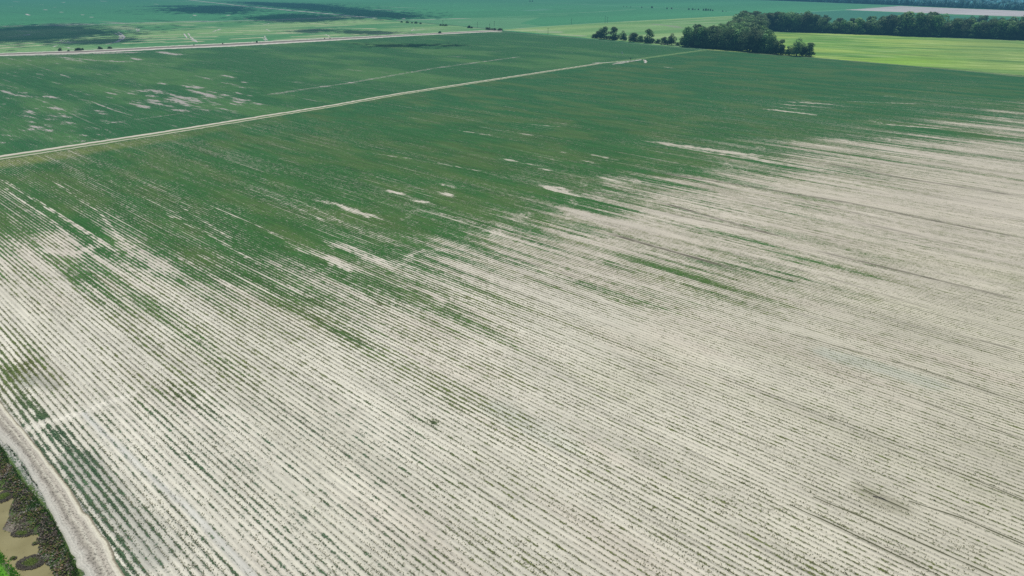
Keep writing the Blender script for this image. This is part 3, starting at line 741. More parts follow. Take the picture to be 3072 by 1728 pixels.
m_r1 = ramp_material('far_dirt_road', [(0, lin(150, 175, 130)), (.04, lin(234, 232, 212)), (.22, lin(228, 224, 200)), (.26, lin(92, 104, 82)), (.36, lin(120, 118, 104)), (.48, lin(160, 148, 136)), (.7, lin(168, 158, 148)), (.78, lin(232, 226, 210)), (.96, lin(228, 222, 202)), (1, lin(110, 150, 105))], mott=.12, wob=.05, noise_amp=.35)
strip('dirt_road', GP(ROAD1_T), GP(ROAD1_B), m_r1, 'far brown dirt road between two pale verges crossing the upper left', n=500, cross=12, z=.12, jit=2.0)
m_lev = ramp_material('levee_spoil', [(0, lin(190, 190, 160)), (.25, lin(222, 214, 206)), (.75, lin(214, 206, 200)), (1, lin(170, 175, 150))], mott=.3, noise_amp=.5)
for a, w in _lev:
    Pl = GP(a); a1, b1 = offset(Pl, w * .42, -w * .42) if w < 3.9 else offset(Pl, w * .7, -w * .7)
    strip('levee', a1, b1, m_lev, 'pale spoil of a small levee or washed patch in the far green field', n=14, cross=3, z=.10, jit=1.6)
for pts, w, lb in (([(520, -5), (569, 0), (720, 17), (860, 30), (1024, 45), (1130, 55)], 5.0, 'pale diagonal dirt road near the top edge'), ([(0, 79), (160, 76), (400, 69), (800, 60.5), (1024, 52), (1130, 48)], 4.2, 'faint pale track between the two far green fields'),
                   ([(1776, 189.5), (1840, 187), (1900, 182.5), (1925, 179)], 1.2, 'bare washed stretch of the farm track'), ([(1835, 193), (1862, 190), (1885, 186)], .9, 'pale washed soil beside the farm track'), ([(1931, 179), (1938, 184), (1935, 189)], .7, 'pale squiggle of washed soil near the farm track')):
    a1, b1 = offset(GP(pts), w, -w); strip('dirt_path', a1, b1, m_lev, lb, n=120, cross=3, z=.14, jit=1.0)
wt = lin(222, 216, 198)
m_near = ramp_material('near_dirt_road', [(0, lin(137, 129, 109)), (.04, lin(159, 150, 129)), (.09, lin(224, 217, 192)), (.17, lin(230, 223, 201)), (.24, lin(212, 204, 184)), (.36, lin(192, 183, 165)), (.44, lin(222, 215, 194)), (.5, lin(198, 190, 170)), (.62, lin(171, 163, 147)), (.72, lin(214, 206, 188)), (.80, wt), (.92, wt), (1, lin(210, 206, 184))], specks=.5,
                       mott=3.4, noise_amp=1.25, wob=.07)
strip('dirt_road', ROAD_R, ROAD_L, m_near, 'pale crumbly dirt road beside the ditch at the lower left corner', n=700, cross=20, z=.06, jit=.3, crown=.22)

m_rut = ramp_material('damp_wheel_rut', [(0, lin(176, 172, 144)), (.3, lin(98, 98, 72)), (.6, lin(84, 84, 62)), (1, lin(168, 164, 138))], mott=2.2, noise_amp=.8, wob=.12)
for P, w, k in RUTS:
    if P[:, 1].mean() <= 125:
        a1, b1 = offset(P, .06 + .14 * k, -.06 - .14 * k)
        strip('wheel_rut', a1, b1, m_rut, 'thin dark damp wheel rut running between the sparse rows', n=260, cross=3, z=.012, jit=.10)

# ------------------------------------------------------------------ ditch water
s = NT('muddy_water')
co = s.n('ShaderNodeTexCoord').outputs['Object']
nz = s.noise(s.vec(co, .25, .25), 1, 3); n2 = s.noise(s.vec(co, 1.2, 1.2), 1, 3)
wc = s.mix(s.sstep(nz, .3, .7), lin(150, 140, 92), lin(164, 154, 106))
wc = s.mix(s.math('MULTIPLY', s.sstep(n2, .62, .75), .5), wc, lin(110, 104, 74))
m_water = s.done(wc, .22, bump=n2, bstr=.06, bdist=.05, spec=.35)
P1 = BANK; P2 = FARB
ring = np.vstack([BANK + [-.6, -.3], (FARB + [-6, 3])[::-1]])
bmw = mesh_np('water', np.c_[ring, np.full(len(ring), -.92)], [list(range(len(ring)))], m_water)
tag(bmw, 'still muddy tan water in the ditch at the lower left', kind='structure')
if bmw.data.polygons[0].normal.z < 0: bmw.data.flip_normals()


# ------------------------------------------------------------------ small plants
def leafy(s, cc, rough, spec, tr=.35):
    p = s.n('ShaderNodeBsdfPrincipled', {'Base Color': cc, 'Roughness': rough, 'Specular IOR Level': spec})
    tl = s.n('ShaderNodeBsdfTranslucent', {'Color': cc})
    mx = s.n('ShaderNodeMixShader', {0: tr, 1: p.outputs[0], 2: tl.outputs[0]})
    s.t.links.new(mx.outputs[0], s.out.inputs[0])
    return s.m


def leaf_material(name, spec=.15):
    s = NT(name)
    c = s.attr('tint', 'Color')
    g = s.n('ShaderNodeNewGeometry')
    co = s.n('ShaderNodeTexCoord').outputs['Object']
    n = s.noise(s.vec(co, 2, 2, 2), 1, 2)
    cc = s.n('ShaderNodeVectorMath', {0: c, 'Scale': s.math('ADD', .75, s.math('MULTIPLY', n, .5))}, operation='SCALE').outputs[0]
    return leafy(s, cc, .7, spec)


M_PLANT = leaf_material('crop_leaves')


def tufts(P, H, W, C, leaves=5, spread=.5):
    """a clump of leaf blades at each base point: P (n,3), height H, leaf width W, colour C (n,3)"""
    n = len(P)
    P = np.repeat(P, leaves, 0); H = np.repeat(H, leaves); W = np.repeat(W, leaves); C = np.repeat(C, leaves, 0)
    m = len(P)
    a = rng.uniform(0, 2 * np.pi, m); lean = rng.uniform(.15, 1, m) * spread
    h = H * rng.uniform(.55, 1.1, m)
    d = np.stack([np.cos(a), np.sin(a), np.zeros(m)], 1); t = np.stack([-np.sin(a), np.cos(a), np.zeros(m)], 1)
    b = P + d * (rng.uniform(0, .35, m) * W)[:, None]
    mid = b + d * (h * lean * .55)[:, None] + [0, 0, 1] * (h * .6)[:, None]
    tip = b + d * (h * lean * 1.5)[:, None] + [0, 0, 1] * (h * rng.uniform(.6, 1.0, m))[:, None]
    w = (W * rng.uniform(.6, 1.1, m) * .5)[:, None]
    v = np.stack([b, mid - t * w, tip, mid + t * w], 1).reshape(-1, 3)
    f = np.arange(4 * m).reshape(m, 4)
    c = C * rng.uniform(.7, 1.3, m)[:, None]
    return v, f, np.repeat(np.c_[c, np.ones(m)], 4, 0)


def link_tufts(name, parts, mat):
    vs, fs, cs = [], [], []; k = 0
    for v, f, c in parts:
        vs.append(v); fs.append(f + k); cs.append(c); k += len(v)
    return mesh_np(name, np.vstack(vs), np.vstack(fs), mat, attrs={'tint': ('FLOAT_COLOR', 'POINT', np.vstack(cs))})


# crop plants standing in the rows of the nearer part of the field
us = np.arange(-40, 190, .27); ks = np.arange(0, 190)
UU, KK = np.meshgrid(us, ks, indexing='ij'); UU = UU.ravel() + rng.uniform(-.12, .12, UU.size); KK = KK.ravel()
VV = (KK + .5) * ROWW + rng.normal(0, .035, KK.size)
X, Y = from_uv(UU, VV)
m = (Y > 40) & (Y < 185) & (np.abs(X) < Y * .84 + 12)
X, Y, UU, VV, KK = X[m], Y[m], UU[m], VV[m], KK[m]
cv, cr, so, rw, zz, rg = surface(X, Y)
gap = fnoise(UU / 1.6, KK * 3.7, 400, 3); long_ = fnoise(UU / 14, KK * 1.3, 401, 2)
right = sstep(20, 110, X)
prob = np.clip(.42 + cv * .9 + (gap - .5) * 1.3 + (long_ - .5) * .6 + (_hash(KK, KK * 0, 77) - .5) * .5, 0, 1) * (1 - sstep(130, 185, Y)) * sstep(.09, .13, cv)
keep = (rng.uniform(0, 1, X.size) < prob) & (rw > .5) & (cv > .03)
X, Y, cv, cr, UU, VV = X[keep], Y[keep], cv[keep], cr[keep], UU[keep], VV[keep]
right = sstep(0, 90, X)
sz = .85 * (1 - .22 * right) * (.052 + .115 * cv + .04 * rng.uniform(0, 1, X.size) + .05 * fnoise(UU / 4, KK[keep] * 2.3, 402, 2))
colr = cr * 1.7; olv = lin(166, 162, 122); gg = sstep(.3, .8, cv)[:, None]
colr = colr * gg + olv * (1 - gg)
parts = [tufts(np.c_[X, Y, np.zeros(len(X))], sz * 1.15, sz * 1.05, colr, 4, 1.0)]
# weeds and seedlings on one flank of the row
n = 210000
Yw = np.exp(rng.uniform(math.log(50), math.log(175), n)); Xw = rng.uniform(-1, 1, n) * (Yw * .82 + 8)
uw, vw = to_uv(Xw, Yw)
cv, cr, so, rw, zz, rg = surface(Xw, Yw)
wn = fnoise(uw / 9, vw / 1.1, 410, 3); fr = np.mod(vw / ROWW, 1)
flank = np.exp(-((fr - .76) / .17) ** 2)
keep = (rng.uniform(0, 1, n) < np.clip((wn - .36) * 2.2 + (cv - .25) * 1.0, 0, 1) * (.25 + .9 * flank) * .85) & (rw > .5) & (cv > .05)
Xw, Yw, cv, cr = Xw[keep], Yw[keep], cv[keep], cr[keep]
sw = .06 + .10 * rng.uniform(0, 1, len(Xw)) ** 2
parts.append(tufts(np.c_[Xw, Yw, np.zeros(len(Xw))], sw, sw * 1.1, lin(166, 162, 128) * .75 + cr * .45, 3, 1.0))
o = link_tufts('crop_rows', parts, M_PLANT)
tag(o, 'thin rows of small olive green crop plants and weeds on the pale soil', 'crop plants', kind='stuff')
print('crop faces', len(o.data.polygons))


def scatter_band(line, s0, s1, n, seed):
    """points at signed distance s0..s1 beside a polyline (ditch side positive)"""
    L = np.r_[0, np.cumsum(np.hypot(*(line[1:] - line[:-1]).T))]
    t = rng.uniform(0, L[-1], n)
    p = np.stack([np.interp(t, L, line[:, 0]), np.interp(t, L, line[:, 1])], 1)
    q = np.stack([np.interp(t + .5, L, line[:, 0]), np.interp(t + .5, L, line[:, 1])], 1) - np.stack([np.interp(t - .5, L, line[:, 0]), np.interp(t - .5, L, line[:, 1])], 1)
    q /= np.linalg.norm(q, axis=1)[:, None] + 1e-9
    nn = np.stack([-q[:, 1], q[:, 0]], 1)
    s = rng.uniform(s0, s1, n)
    return p + nn * s[:, None], s, t


BR = BANK[::-1]
P, sd, t = scatter_band(BR, .1, 5.6, 15000, 1)
zz = surface(P[:, 0], P[:, 1])[4]
nn = fnoise(P[:, 0] / 1.4, P[:, 1] / 1.4, 500, 3); n2 = fnoise(P[:, 0] / 2.6, P[:, 1] / 2.6, 501, 2)
keep = (zz > -.92) & (rng.uniform(0, 1, len(P)) < np.clip(1.2 - sd / 4.5 + (nn - .5) * 1.5, .12, 1))
P, sd, zz, nn, n2 = P[keep], sd[keep], zz[keep], nn[keep], n2[keep]
pal = np.array([lin(96, 84, 70), lin(120, 112, 102), lin(74, 66, 56), lin(92, 104, 52), lin(108, 92, 70), lin(134, 128, 118), lin(66, 90, 46)])
pick = np.clip((n2 * 9 - 1.2 + rng.normal(0, .9, len(P))).astype(int), 0, 6)
cc = pal[pick] * 2.5
hh = (.10 + .34 * nn) * (1 - .55 * sstep(1.6, 3, sd))
parts = [tufts(np.c_[P, np.maximum(zz, -.95)], hh, .09 + .12 * nn, cc, 6, .8)]
for c0, rx, ry, k in (((88, 1672), 1.9, 1.3, 900), ((62, 1585), 1.6, .8, 300), ((35, 1660), .4, .25, 60), ((100, 1616), .35, .2, 50), ((8, 1475), 1.5, 1.5, 600)):
    c = G(*c0); a = rng.uniform(0, 2 * np.pi, k); r = np.sqrt(rng.uniform(0, 1, k))
    pp = np.stack([c[0] + rx * r * np.cos(a), c[1] + ry * r * np.sin(a)], 1)
    gcol = np.where((r < .5)[:, None], lin(140, 160, 80), lin(140, 132, 116))
    parts.append(tufts(np.c_[pp, np.full(k, -.93)], .16 + .2 * (1 - r), np.full(k, .1), gcol, 5, .9))
o = link_tufts('ditch_brush', parts, M_PLANT)
tag(o, 'tangle of brown and grey brush with reeds along the muddy ditch bank', 'brush', kind='stuff')

P, sd, t = scatter_band(BR, -.9, .9, 9000, 2)
gn = fnoise(t / 3, sd, 510, 2); keep = (np.abs(sd - .25) < .2 + .5 * gn)
P, sd = P[keep], sd[keep]
_, _, _, _, zz, _ = surface(P[:, 0], P[:, 1])
parts = [tufts(np.c_[P, zz], .12 + .16 * rng.uniform(0, 1, len(P)), np.full(len(P), .09), np.tile(lin(84, 124, 46) * .75, (len(P), 1)) * rng.uniform(.6, 1.2, len(P))[:, None], 5, .8)]
P, sd, t = scatter_band(BR, -1.9, -1.1, 3000, 3)
keep = (np.abs(np.mod(sd, .45) - .2) < .09) & (fnoise(t / 2, sd * 0, 511, 2) > .4)
P = P[keep]; parts.append(tufts(np.c_[P, np.zeros(len(P))], np.full(len(P), .14), np.full(len(P), .12), np.tile(lin(96, 110, 72) * .7, (len(P), 1)), 4, .8))
P, sd, t = scatter_band(FARB[::-1], -.8, 5, 12000, 4)
parts.append(tufts(np.c_[P, np.minimum(0, -.85 + .9 * sstep(-1.5, 1, sd))], .15 + .25 * rng.uniform(0, 1, len(P)), np.full(len(P), .12), np.tile(lin(98, 172, 38), (len(P), 1)) * rng.uniform(.6, 1.1, len(P))[:, None], 5, .8))
o = link_tufts('grass', parts, M_PLANT)
tag(o, 'green grass fringing the ditch bank at the lower left', 'grass', kind='stuff')

# ------------------------------------------------------------------ trees
M_BARK = None
s = NT('bark')
co = s.n('ShaderNodeTexCoord').outputs['Object']
M_BARK = s.done(s.mix(s.noise(s.vec(co, 3, 3, .8), 1, 3), (.07, .055, .04), (.16, .13, .10)), .9)
s = NT('tree_foliage')
c = s.attr('tint', 'Color'); oi = s.n('ShaderNodeObjectInfo').outputs['Random']
cc = s.n('ShaderNodeHueSaturation', {'Hue': s.math('ADD', .485, s.math('MULTIPLY', oi, .03)), 'Saturation': s.math('ADD', .85, s.math('MULTIPLY', oi, .25)), 'Value': s.math('ADD', .65, s.math('MULTIPLY', oi, .9)), 'Color': c}).outputs[0]
M_LEAF = leafy(s, cc, .75, .08, .3)


def tube(p0, p1, r0, r1, k=6):
    p0 = np.array(p0, float); p1 = np.array(p1, float); d = p1 - p0; d /= np.linalg.norm(d)
    a = np.cross(d, [0, 0, 1.0]); a = np.array([1.0, 0, 0]) if np.linalg.norm(a) < 1e-3 else a / np.linalg.norm(a); b = np.cross(d, a)
    an = np.arange(k) * 2 * np.pi / k
    r = lambda p, rad: p + rad * (np.cos(an)[:, None] * a + np.sin(an)[:, None] * b)
    v = np.vstack([r(p0, r0), r(p1, r1)])
    f = [(i, (i + 1) % k, k + (i + 1) % k, k + i) for i in range(k)]
    return v, np.array(f)


def joinvf(parts):
    vs, fs = [], []; k = 0
    for v, f in parts: vs.append(v); fs.append(f + k); k += len(v)
    return np.vstack(vs), np.vstack(fs)


def crown_mesh(name, H, R, lobes, leaves, seed, low=.22, leaf=.8, flat=1.0, link=False, tint=None):
    r = np.random.default_rng(seed)
    C = []
    for i in range(lobes):
        h = r.uniform(low + .06, .92); prof = math.sin(math.pi * min(1, max(0, (h - low) / (1.08 - low)) * .72 + .26))
        a = r.uniform(0, 2 * math.pi); rr = R * prof * r.uniform(.25, .75)
        C.append((rr * math.cos(a), rr * math.sin(a), h * H, R * r.uniform(.30, .52) * (.7 + .5 * prof)))
    C.append((0, 0, H * .80, R * .5)); C.append((0, 0, H * .5, R * .62)); 
    for i in range(7):
        a = i * .9 + r.uniform(-.2, .2); C.append((R * .62 * math.cos(a), R * .62 * math.sin(a), H * r.uniform(.10, .26), R * r.uniform(.34, .46)))
    C = np.array(C)
    w = C[:, 3] ** 2; pick = r.choice(len(C), leaves, p=w / w.sum())
    d = r.normal(size=(leaves, 3)); d /= np.linalg.norm(d, axis=1)[:, None]
    rad = C[pick, 3] * r.uniform(.72, 1.08, leaves)
    P = C[pick, :3] + d * rad[:, None] * [1, 1, .8 * flat]
    P[:, 2] = np.maximum(P[:, 2], H * low * .35)
    nrm = d * .9 + r.normal(0, .45, (leaves, 3)); nrm /= np.linalg.norm(nrm, axis=1)[:, None]
    a = np.cross(nrm, r.normal(size=(leaves, 3))); a /= np.linalg.norm(a, axis=1)[:, None]; b = np.cross(nrm, a)
    sz = (leaf * r.uniform(.5, 1.15, leaves))[:, None] * .5
    v = np.stack([P - a * sz - b * sz * .7, P + a * sz * .8 - b * sz, P + a * sz + b * sz * .8, P - a * sz * .7 + b * sz], 1).reshape(-1, 3)
    f = np.arange(4 * leaves).reshape(-1, 4)
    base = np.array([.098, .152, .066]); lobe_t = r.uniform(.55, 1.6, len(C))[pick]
    top = .5 + 1.1 * np.clip(P[:, 2] / H, 0, 1)  # leaf colour lightens upwards, sunlit crown tops put into the tint
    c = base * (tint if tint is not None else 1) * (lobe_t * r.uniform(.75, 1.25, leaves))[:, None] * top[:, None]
    yel = (r.uniform(0, 1, leaves) < .12)[:, None]
    c = np.where(yel, c * [1.35, 1.2, .9], c)
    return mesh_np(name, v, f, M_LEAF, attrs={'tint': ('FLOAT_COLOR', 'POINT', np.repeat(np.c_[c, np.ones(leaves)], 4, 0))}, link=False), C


def trunk_mesh(name, H, R, C, seed):
    r = np.random.default_rng(seed); rad = H * .022
    ps = [tube((0, 0, -.3), (0, 0, H * .35), rad * 1.25, rad * .9, 8), tube((0, 0, H * .35), (R * .05, 0, H * .75), rad * .9, rad * .35, 8)]
    for i in range(min(7, len(C))):
        z0 = r.uniform(.2, .5) * H
        ps.append(tube((0, 0, z0), tuple(C[i, :3] * [.8, .8, .95]), rad * .5, rad * .12, 5))
    v, f = joinvf(ps)
    return mesh_np(name, v, f, M_BARK, link=False)


PROTO = []
for i, (H, R, lb, lv, low) in enumerate([(16, 5.6, 16, 2200, .03), (18, 6.2, 18, 2600, .02), (14, 5.6, 15, 2000, .02), (19, 5.6, 18, 2500, .04), (15, 6.2, 17, 2300, .02), (17, 4.8, 15, 2000, .03),
                                         (13, 4.8, 12, 1600, .02), (20, 6.6, 19, 2800, .05)]):
    me, C = crown_mesh('crown', H, R, lb, lv, 100 + i, low)
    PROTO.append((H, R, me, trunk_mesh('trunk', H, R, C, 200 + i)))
BUSH = []
for i in range(3):
    me, C = crown_mesh('foliage', 3.0, 2.0, 7, 420, 300 + i, .05, leaf=.5)
    BUSH.append((3.0, 2.0, me, trunk_mesh('stem', 3.0, 1.6, C, 400 + i)))


def plant_tree(name, x, y, h, label, cat, group, src=None, wide=1.0, rot=None, parts=('crown', 'trunk')):
    H, R, cm, tm = src if src is not None else PROTO[random.randrange(len(PROTO))]
    o = bpy.data.objects.new(name, None); col.objects.link(o)
    k = h / H
    o.location = (x, y, 0); o.scale = (k * wide, k * wide, k); o.rotation_euler = (0, 0, random.uniform(0, 6.28) if rot is None else rot)
    tag(o, label, cat, group)
    for nm, me in zip(parts, (cm, tm)):
        c = bpy.data.objects.new(nm, me); col.objects.link(c); c.parent = o
    return o


def hpx(base, top):           # height of something standing on the ground from its base and top in the photograph
    x = base[0] - 1536.0
    g = G(*base); d = g[1]
    lo, hi = 0.0, 60.0
    for _ in range(40):
        mz = (lo + hi) / 2; rel = mz - CAM_H
        yc = d * math.cos(PITCH) - rel * math.sin(PITCH); zc = d * math.sin(PITCH) + rel * math.cos(PITCH)
        py = 864 - F * zc / yc
        if py > top: lo = mz
        else: hi = mz
    return lo


# free-standing trees left of the wood: (crop x, base, top, width) on a 3.68x enlargement of the photo at (1750, 20)
def cp(x, y): return 1750 + x / 3.68, 20 + y / 3.68


solo = [(118, 348, 300, 60, 'low round tree at the left end of the row before the wood'), (165, 352, 268, 80, 'bushy tree beside the leftmost low tree of the row'),
        (232, 362, 224, 108, 'taller left tree of the close dark pair in the row'), (330, 370, 224, 108, 'right tree of the close dark pair in the row'),
        (440, 380, 262, 76, 'narrow tree standing alone between two clumps of the row'), (560, 392, 286, 110, 'rounded tree left of the tall pointed one'),
        (635, 396, 318, 80, 'small tree tucked between rounded and pointed trees'), (732, 404, 246, 116, 'tall pointed tree in the middle of the row'),
        (828, 410, 358, 80, 'low scrubby tree right of the tall pointed tree'), (895, 420, 334, 80, 'short tree leaning against a taller one before the gap'),
        (976, 426, 290, 88, 'last tall tree of the row before the wood'), (1045, 432, 392, 70, 'low shrubby tree filling the gap before the wood')]
for cx, b, tp, w, lb in solo:
    base = cp(cx, b); top = cp(cx, tp); g = G(*base); h = hpx(base, top[1]); wm = w / 3.68 * math.hypot(g[1], 0) / 2247
    cand = min(PROTO, key=lambda p: abs(p[1] * 2 / p[0] - wm / h))
    plant_tree('tree', g[0], g[1] + wm * .3, h, lb, 'tree', None, cand, wide=min(1.9, max(.85, 1.2 * wm / (2 * cand[1] * h / cand[0]))))

LW = 'leafy tree within the dense L shaped wood beside the green field'
LB = 'leafy tree within the long far belt behind the bright meadow'
count = 0
# front of the wood: along the field edge
front = [(1120, 440, 255), (1165, 445, 232), (1240, 452, 214), (1300, 456, 235), (1350, 460, 218), (1425, 466, 228), (1500, 470, 240), (1560, 474, 228), (1620, 480, 245), (1690, 486, 250), (1755, 492, 255),
         (1820, 498, 262), (1880, 504, 270), (1945, 510, 285), (2010, 514, 298), (2080, 520, 320), (2135, 528, 345), (2190, 534, 352)]
for cx, b, tp in front:
    base = cp(cx, b); g = G(*base); h = hpx(base, cp(cx, tp)[1]) * random.uniform(.95, 1.05)
    plant_tree('tree', g[0], g[1] + 4, min(h, 26), LW, 'tree', 'trees of the L shaped wood', wide=random.uniform(1.0, 1.25)); count += 1
for cx, b, tp, lb in ((2270, 540, 430, 'low tree at the right foot of the wood before the tall end tree'), (2365, 546, 342, 'tall tree with a lit top near the right end of the wood'),
                      (2440, 548, 440, 'squat tree under the tall one at the right end of the wood'), (2505, 552, 400, 'outermost tree at the right end of the wood')):
    base = cp(cx, b); g = G(*base); plant_tree('tree', g[0], g[1] + 3, hpx(base, cp(cx, tp)[1]), lb, 'tree', None, wide=1.25)
# body of the wood: runs back from the field edge to the far belt
q = GP([(2055, 143), (2345, 164), (2300, 100), (2240, 92)])
pts = []
for i in range(12):
    for j in range(6):
        a = (i + .8) / 12; b = (j + .5) / 6
        wdt = .0
        L_ = q[0] * (1 - a) + q[3] * a; R_ = q[1] * (1 - a) + q[2] * a
        p = L_ * (1 - b) + R_ * b
        pts.append(p)
body = GP([(2070, 140), (2300, 158), (2262, 130), (2288, 112), (2292, 92), (2225, 82), (2215, 100), (2190, 116), (2150, 128)])
n = 0; tries = 0; placed = []
x0, y0 = body.min(0); x1, y1 = body.max(0)
while n < 135 and tries < 20000:
    tries += 1
    p = np.array([random.uniform(x0, x1), random.uniform(y0, y1)])
    if not inside(p[:1], p[1:], body)[0]: continue
    if placed and min(np.hypot(*(p - r)) for r in placed) < 6.2: continue
    placed.append(p); n += 1
    plant_tree('tree', p[0], p[1], random.uniform(19, 24) + 2.5 * min(1, max(0, (p[1] - 850) / 250)), LW, 'tree', 'trees of the L shaped wood', wide=random.uniform(.95, 1.25))
print('wood', n)
# far belt
bl = GP([(2285, 92), (2500, 100), (2700, 107), (2900, 114), (3072, 120.5), (3200, 126)])
L = np.r_[0, np.cumsum(np.hypot(*(bl[1:] - bl[:-1]).T))]
n = 0
for row, off in enumerate((3, 13, 25)):
    t = 4.0 + row * 3
    while t < L[-1]:
        x = np.interp(t, L, bl[:, 0]); y = np.interp(t, L, bl[:, 1])
        tx = np.interp(t + 5, L, bl[:, 0]) - x; ty = np.interp(t + 5, L, bl[:, 1]) - y; l = math.hypot(tx, ty) + 1e-6
        nx, ny = (ty / l, -tx / l)
        if ny < 0: nx, ny = -nx, -ny
        fac = .94 + .3 * math.sin(t * .031 + 1.2) * math.sin(t * .0117) + random.uniform(-.12, .14)
        plant_tree('tree', x + nx * (off + random.uniform(-2, 2)), y + ny * (off + random.uniform(-2, 2)), 23.5 * (.2 + .8 * fac) * random.uniform(.82, 1.12) + row * .8, LB, 'tree', 'trees of the far belt', wide=random.uniform(1.05, 1.5)); n += 1
        t += random.uniform(8.5, 13) + row * 2
print('belt', n)
# groups behind the belt
for (a, b, tp, k, lb) in ((2890, 76, 52, 5, 0), (2930, 72, 46, 6, 0), (2985, 74, 50, 5, 0), (3040, 80, 58, 5, 0), (2470, 62, 44, 3, 0), (2450, 64, 46, 3, 0), (2230, 52, 38, 3, 0)):
    for i in range(k):
        bx = a + random.uniform(-22, 22); base = (bx, b + random.uniform(-2, 4)); g = G(*base)
        plant_tree('tree', g[0], g[1], hpx(base, tp + random.uniform(-1, 5)), 'taller tree standing behind the far belt', 'tree', 'taller trees behind the far belt', wide=1.3)
lone = [(2694, 62, 51), (2712, 62, 50), (2740, 66, 53), (2757, 66, 53), (2778, 66, 52), (2791, 66, 51), (2805, 67, 54), (2832, 68, 57), (2841, 68, 58), (2862, 68, 56)]
for x, b, tp in lone:
    g = G(x, b); plant_tree('tree', g[0], g[1], hpx((x, b), tp), 'small lone tree on the pale strip behind the far belt', 'tree', 'lone trees behind the far belt', wide=1.3)
for x, b, h in [(1590, 5, 4), (1597, 5, 4), (1871, 21, 3), (1880, 21.5, 3), (1892, 22, 3), (1925, 24, 4), (1956, 24, 6), (2001, 27, 5), (2015, 27, 5), (2066, 29.5, 5), (2078, 30, 6), (2085, 30, 4), (2095, 30.5, 5), (2110, 32, 6),
                (2117, 32, 7), (2124, 32, 6), (2131, 32.5, 6), (2138, 33, 5), (2168, 35, 4), (2178, 35, 3)]:
    g = G(x, b); plant_tree('tree', g[0], g[1], hpx((x, b), b - h), 'small dark tree in the scattered line near the top edge', 'tree', 'scattered trees near the top', src=PROTO[random.randrange(3)], wide=1.5)
# bushes
bs = [(181, 153, 9, 13, 'largest dark bush beside the far dirt road at the left'), (206, 153.5, 4, 9, 'low dark bush right of the largest roadside bush'), (249, 151, 7, 7, 'rusty green bush beside the far dirt road'),
      (582, 136, 3, 3, 'tiny bush on the far road verge below the winding levee'), (668, 132, 4, 3, 'small upright bush midway along the far road verge'), (771, 127.5, 6, 5, 'round dark bush standing on the far road verge'),
      (974, 117.5, 4, 3, 'left of two small bushes where the far road narrows'), (990, 116.5, 3.5, 3, 'right of two small bushes where the far road narrows')]
for x, b, h, w, lb in bs:
    g = G(x, b); hh = hpx((x, b), b - h); wm = w * g[1] / 2247
    plant_tree('bush', g[0], g[1], hh, lb, 'bush', None, src=BUSH[random.randrange(3)], wide=max(.8, wm / (4 * hh / 3)), parts=('foliage', 'stem'))
for x, b in [(1205, 67.5), (1222, 69), (1236, 70), (1248, 70.5), (1262, 72), (1322, 77), (1330, 77.5), (1338, 78), (1408, 84), (1415, 84.5), (1462, 89), (1468, 89.5), (1476, 90), (1484, 90.5), (1499, 92), (1503, 92),
             (230, 152.5), (238, 152), (300, 148), (330, 146.5), (1320, 100)]:
    g = G(x, b); plant_tree('bush', g[0], g[1], random.uniform(2.2, 3.6), 'low dark bush along the verge of a far road', 'bush', 'verge bushes of the far roads', src=BUSH[random.randrange(3)], wide=1.6, parts=('foliage', 'stem'))

# brush growing on the meadow edge
# ------------------------------------------------------------------ far forest
fl = GP([(2080, -8), (2200, -3), (2400, 4.5), (2650, 14), (2760, 18.5), (2850, 23), (3072, 32), (3300, 42), (3700, 60)])
L = np.r_[0, np.cumsum(np.hypot(*(fl[1:] - fl[:-1]).T))]
vs, fs, cs = [], [], []; k = 0
cmp_ = []
for i in range(4):
    me, C = crown_mesh('c', 19, 7.0, 9, 170, 900 + i, .12, leaf=3.0, tint=np.array([1.0, 1.25, 2.9])); a = np.empty(len(me.vertices) * 3, np.float32); me.vertices.foreach_get('co', a)  # bluish tint puts distance haze into the forest leaf colour
    c = np.empty(len(me.vertices) * 4, np.float32); me.attributes['tint'].data.foreach_get('color', c); cmp_.append((a.reshape(-1, 3), c.reshape(-1, 4))); bpy.data.meshes.remove(me)
for row in range(26):
    t = random.uniform(0, 8)
    while t < L[-1]:
        x = np.interp(t, L, fl[:, 0]); y = np.interp(t, L, fl[:, 1]); tx = np.interp(t + 5, L, fl[:, 0]) - x; ty = np.interp(t + 5, L, fl[:, 1]) - y; l = math.hypot(tx, ty) + 1e-6
        nx, ny = ty / l, -tx / l
        if ny < 0: nx, ny = -nx, -ny
        off = row * 14 + random.uniform(-4, 4) + (0 if row else 4)
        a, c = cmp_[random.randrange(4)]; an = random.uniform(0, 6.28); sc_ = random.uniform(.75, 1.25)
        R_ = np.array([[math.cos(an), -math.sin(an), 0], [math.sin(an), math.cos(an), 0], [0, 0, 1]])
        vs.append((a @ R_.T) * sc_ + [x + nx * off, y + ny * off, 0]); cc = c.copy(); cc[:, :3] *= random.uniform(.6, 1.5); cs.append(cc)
        t += random.uniform(9, 15)
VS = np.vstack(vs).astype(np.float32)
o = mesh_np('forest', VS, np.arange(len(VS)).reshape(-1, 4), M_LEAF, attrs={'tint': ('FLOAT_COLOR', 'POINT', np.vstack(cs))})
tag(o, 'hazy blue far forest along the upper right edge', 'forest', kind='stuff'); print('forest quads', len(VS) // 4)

# ------------------------------------------------------------------ utility poles
s = NT('weathered_wood'); co = s.n('ShaderNodeTexCoord').outputs['Object']
M_WOOD = s.done(s.mix(s.noise(s.vec(co, 8, 8, 1), 1, 3), (.06, .05, .045), (.14, .12, .10)), .85)
s = NT('grey_porcelain'); co = s.n('ShaderNodeTexCoord').outputs['Object']
M_PORC = s.done(s.mix(s.noise(co, 6, 2), (.25, .26, .28), (.4, .4, .4)), .35, spec=.5)


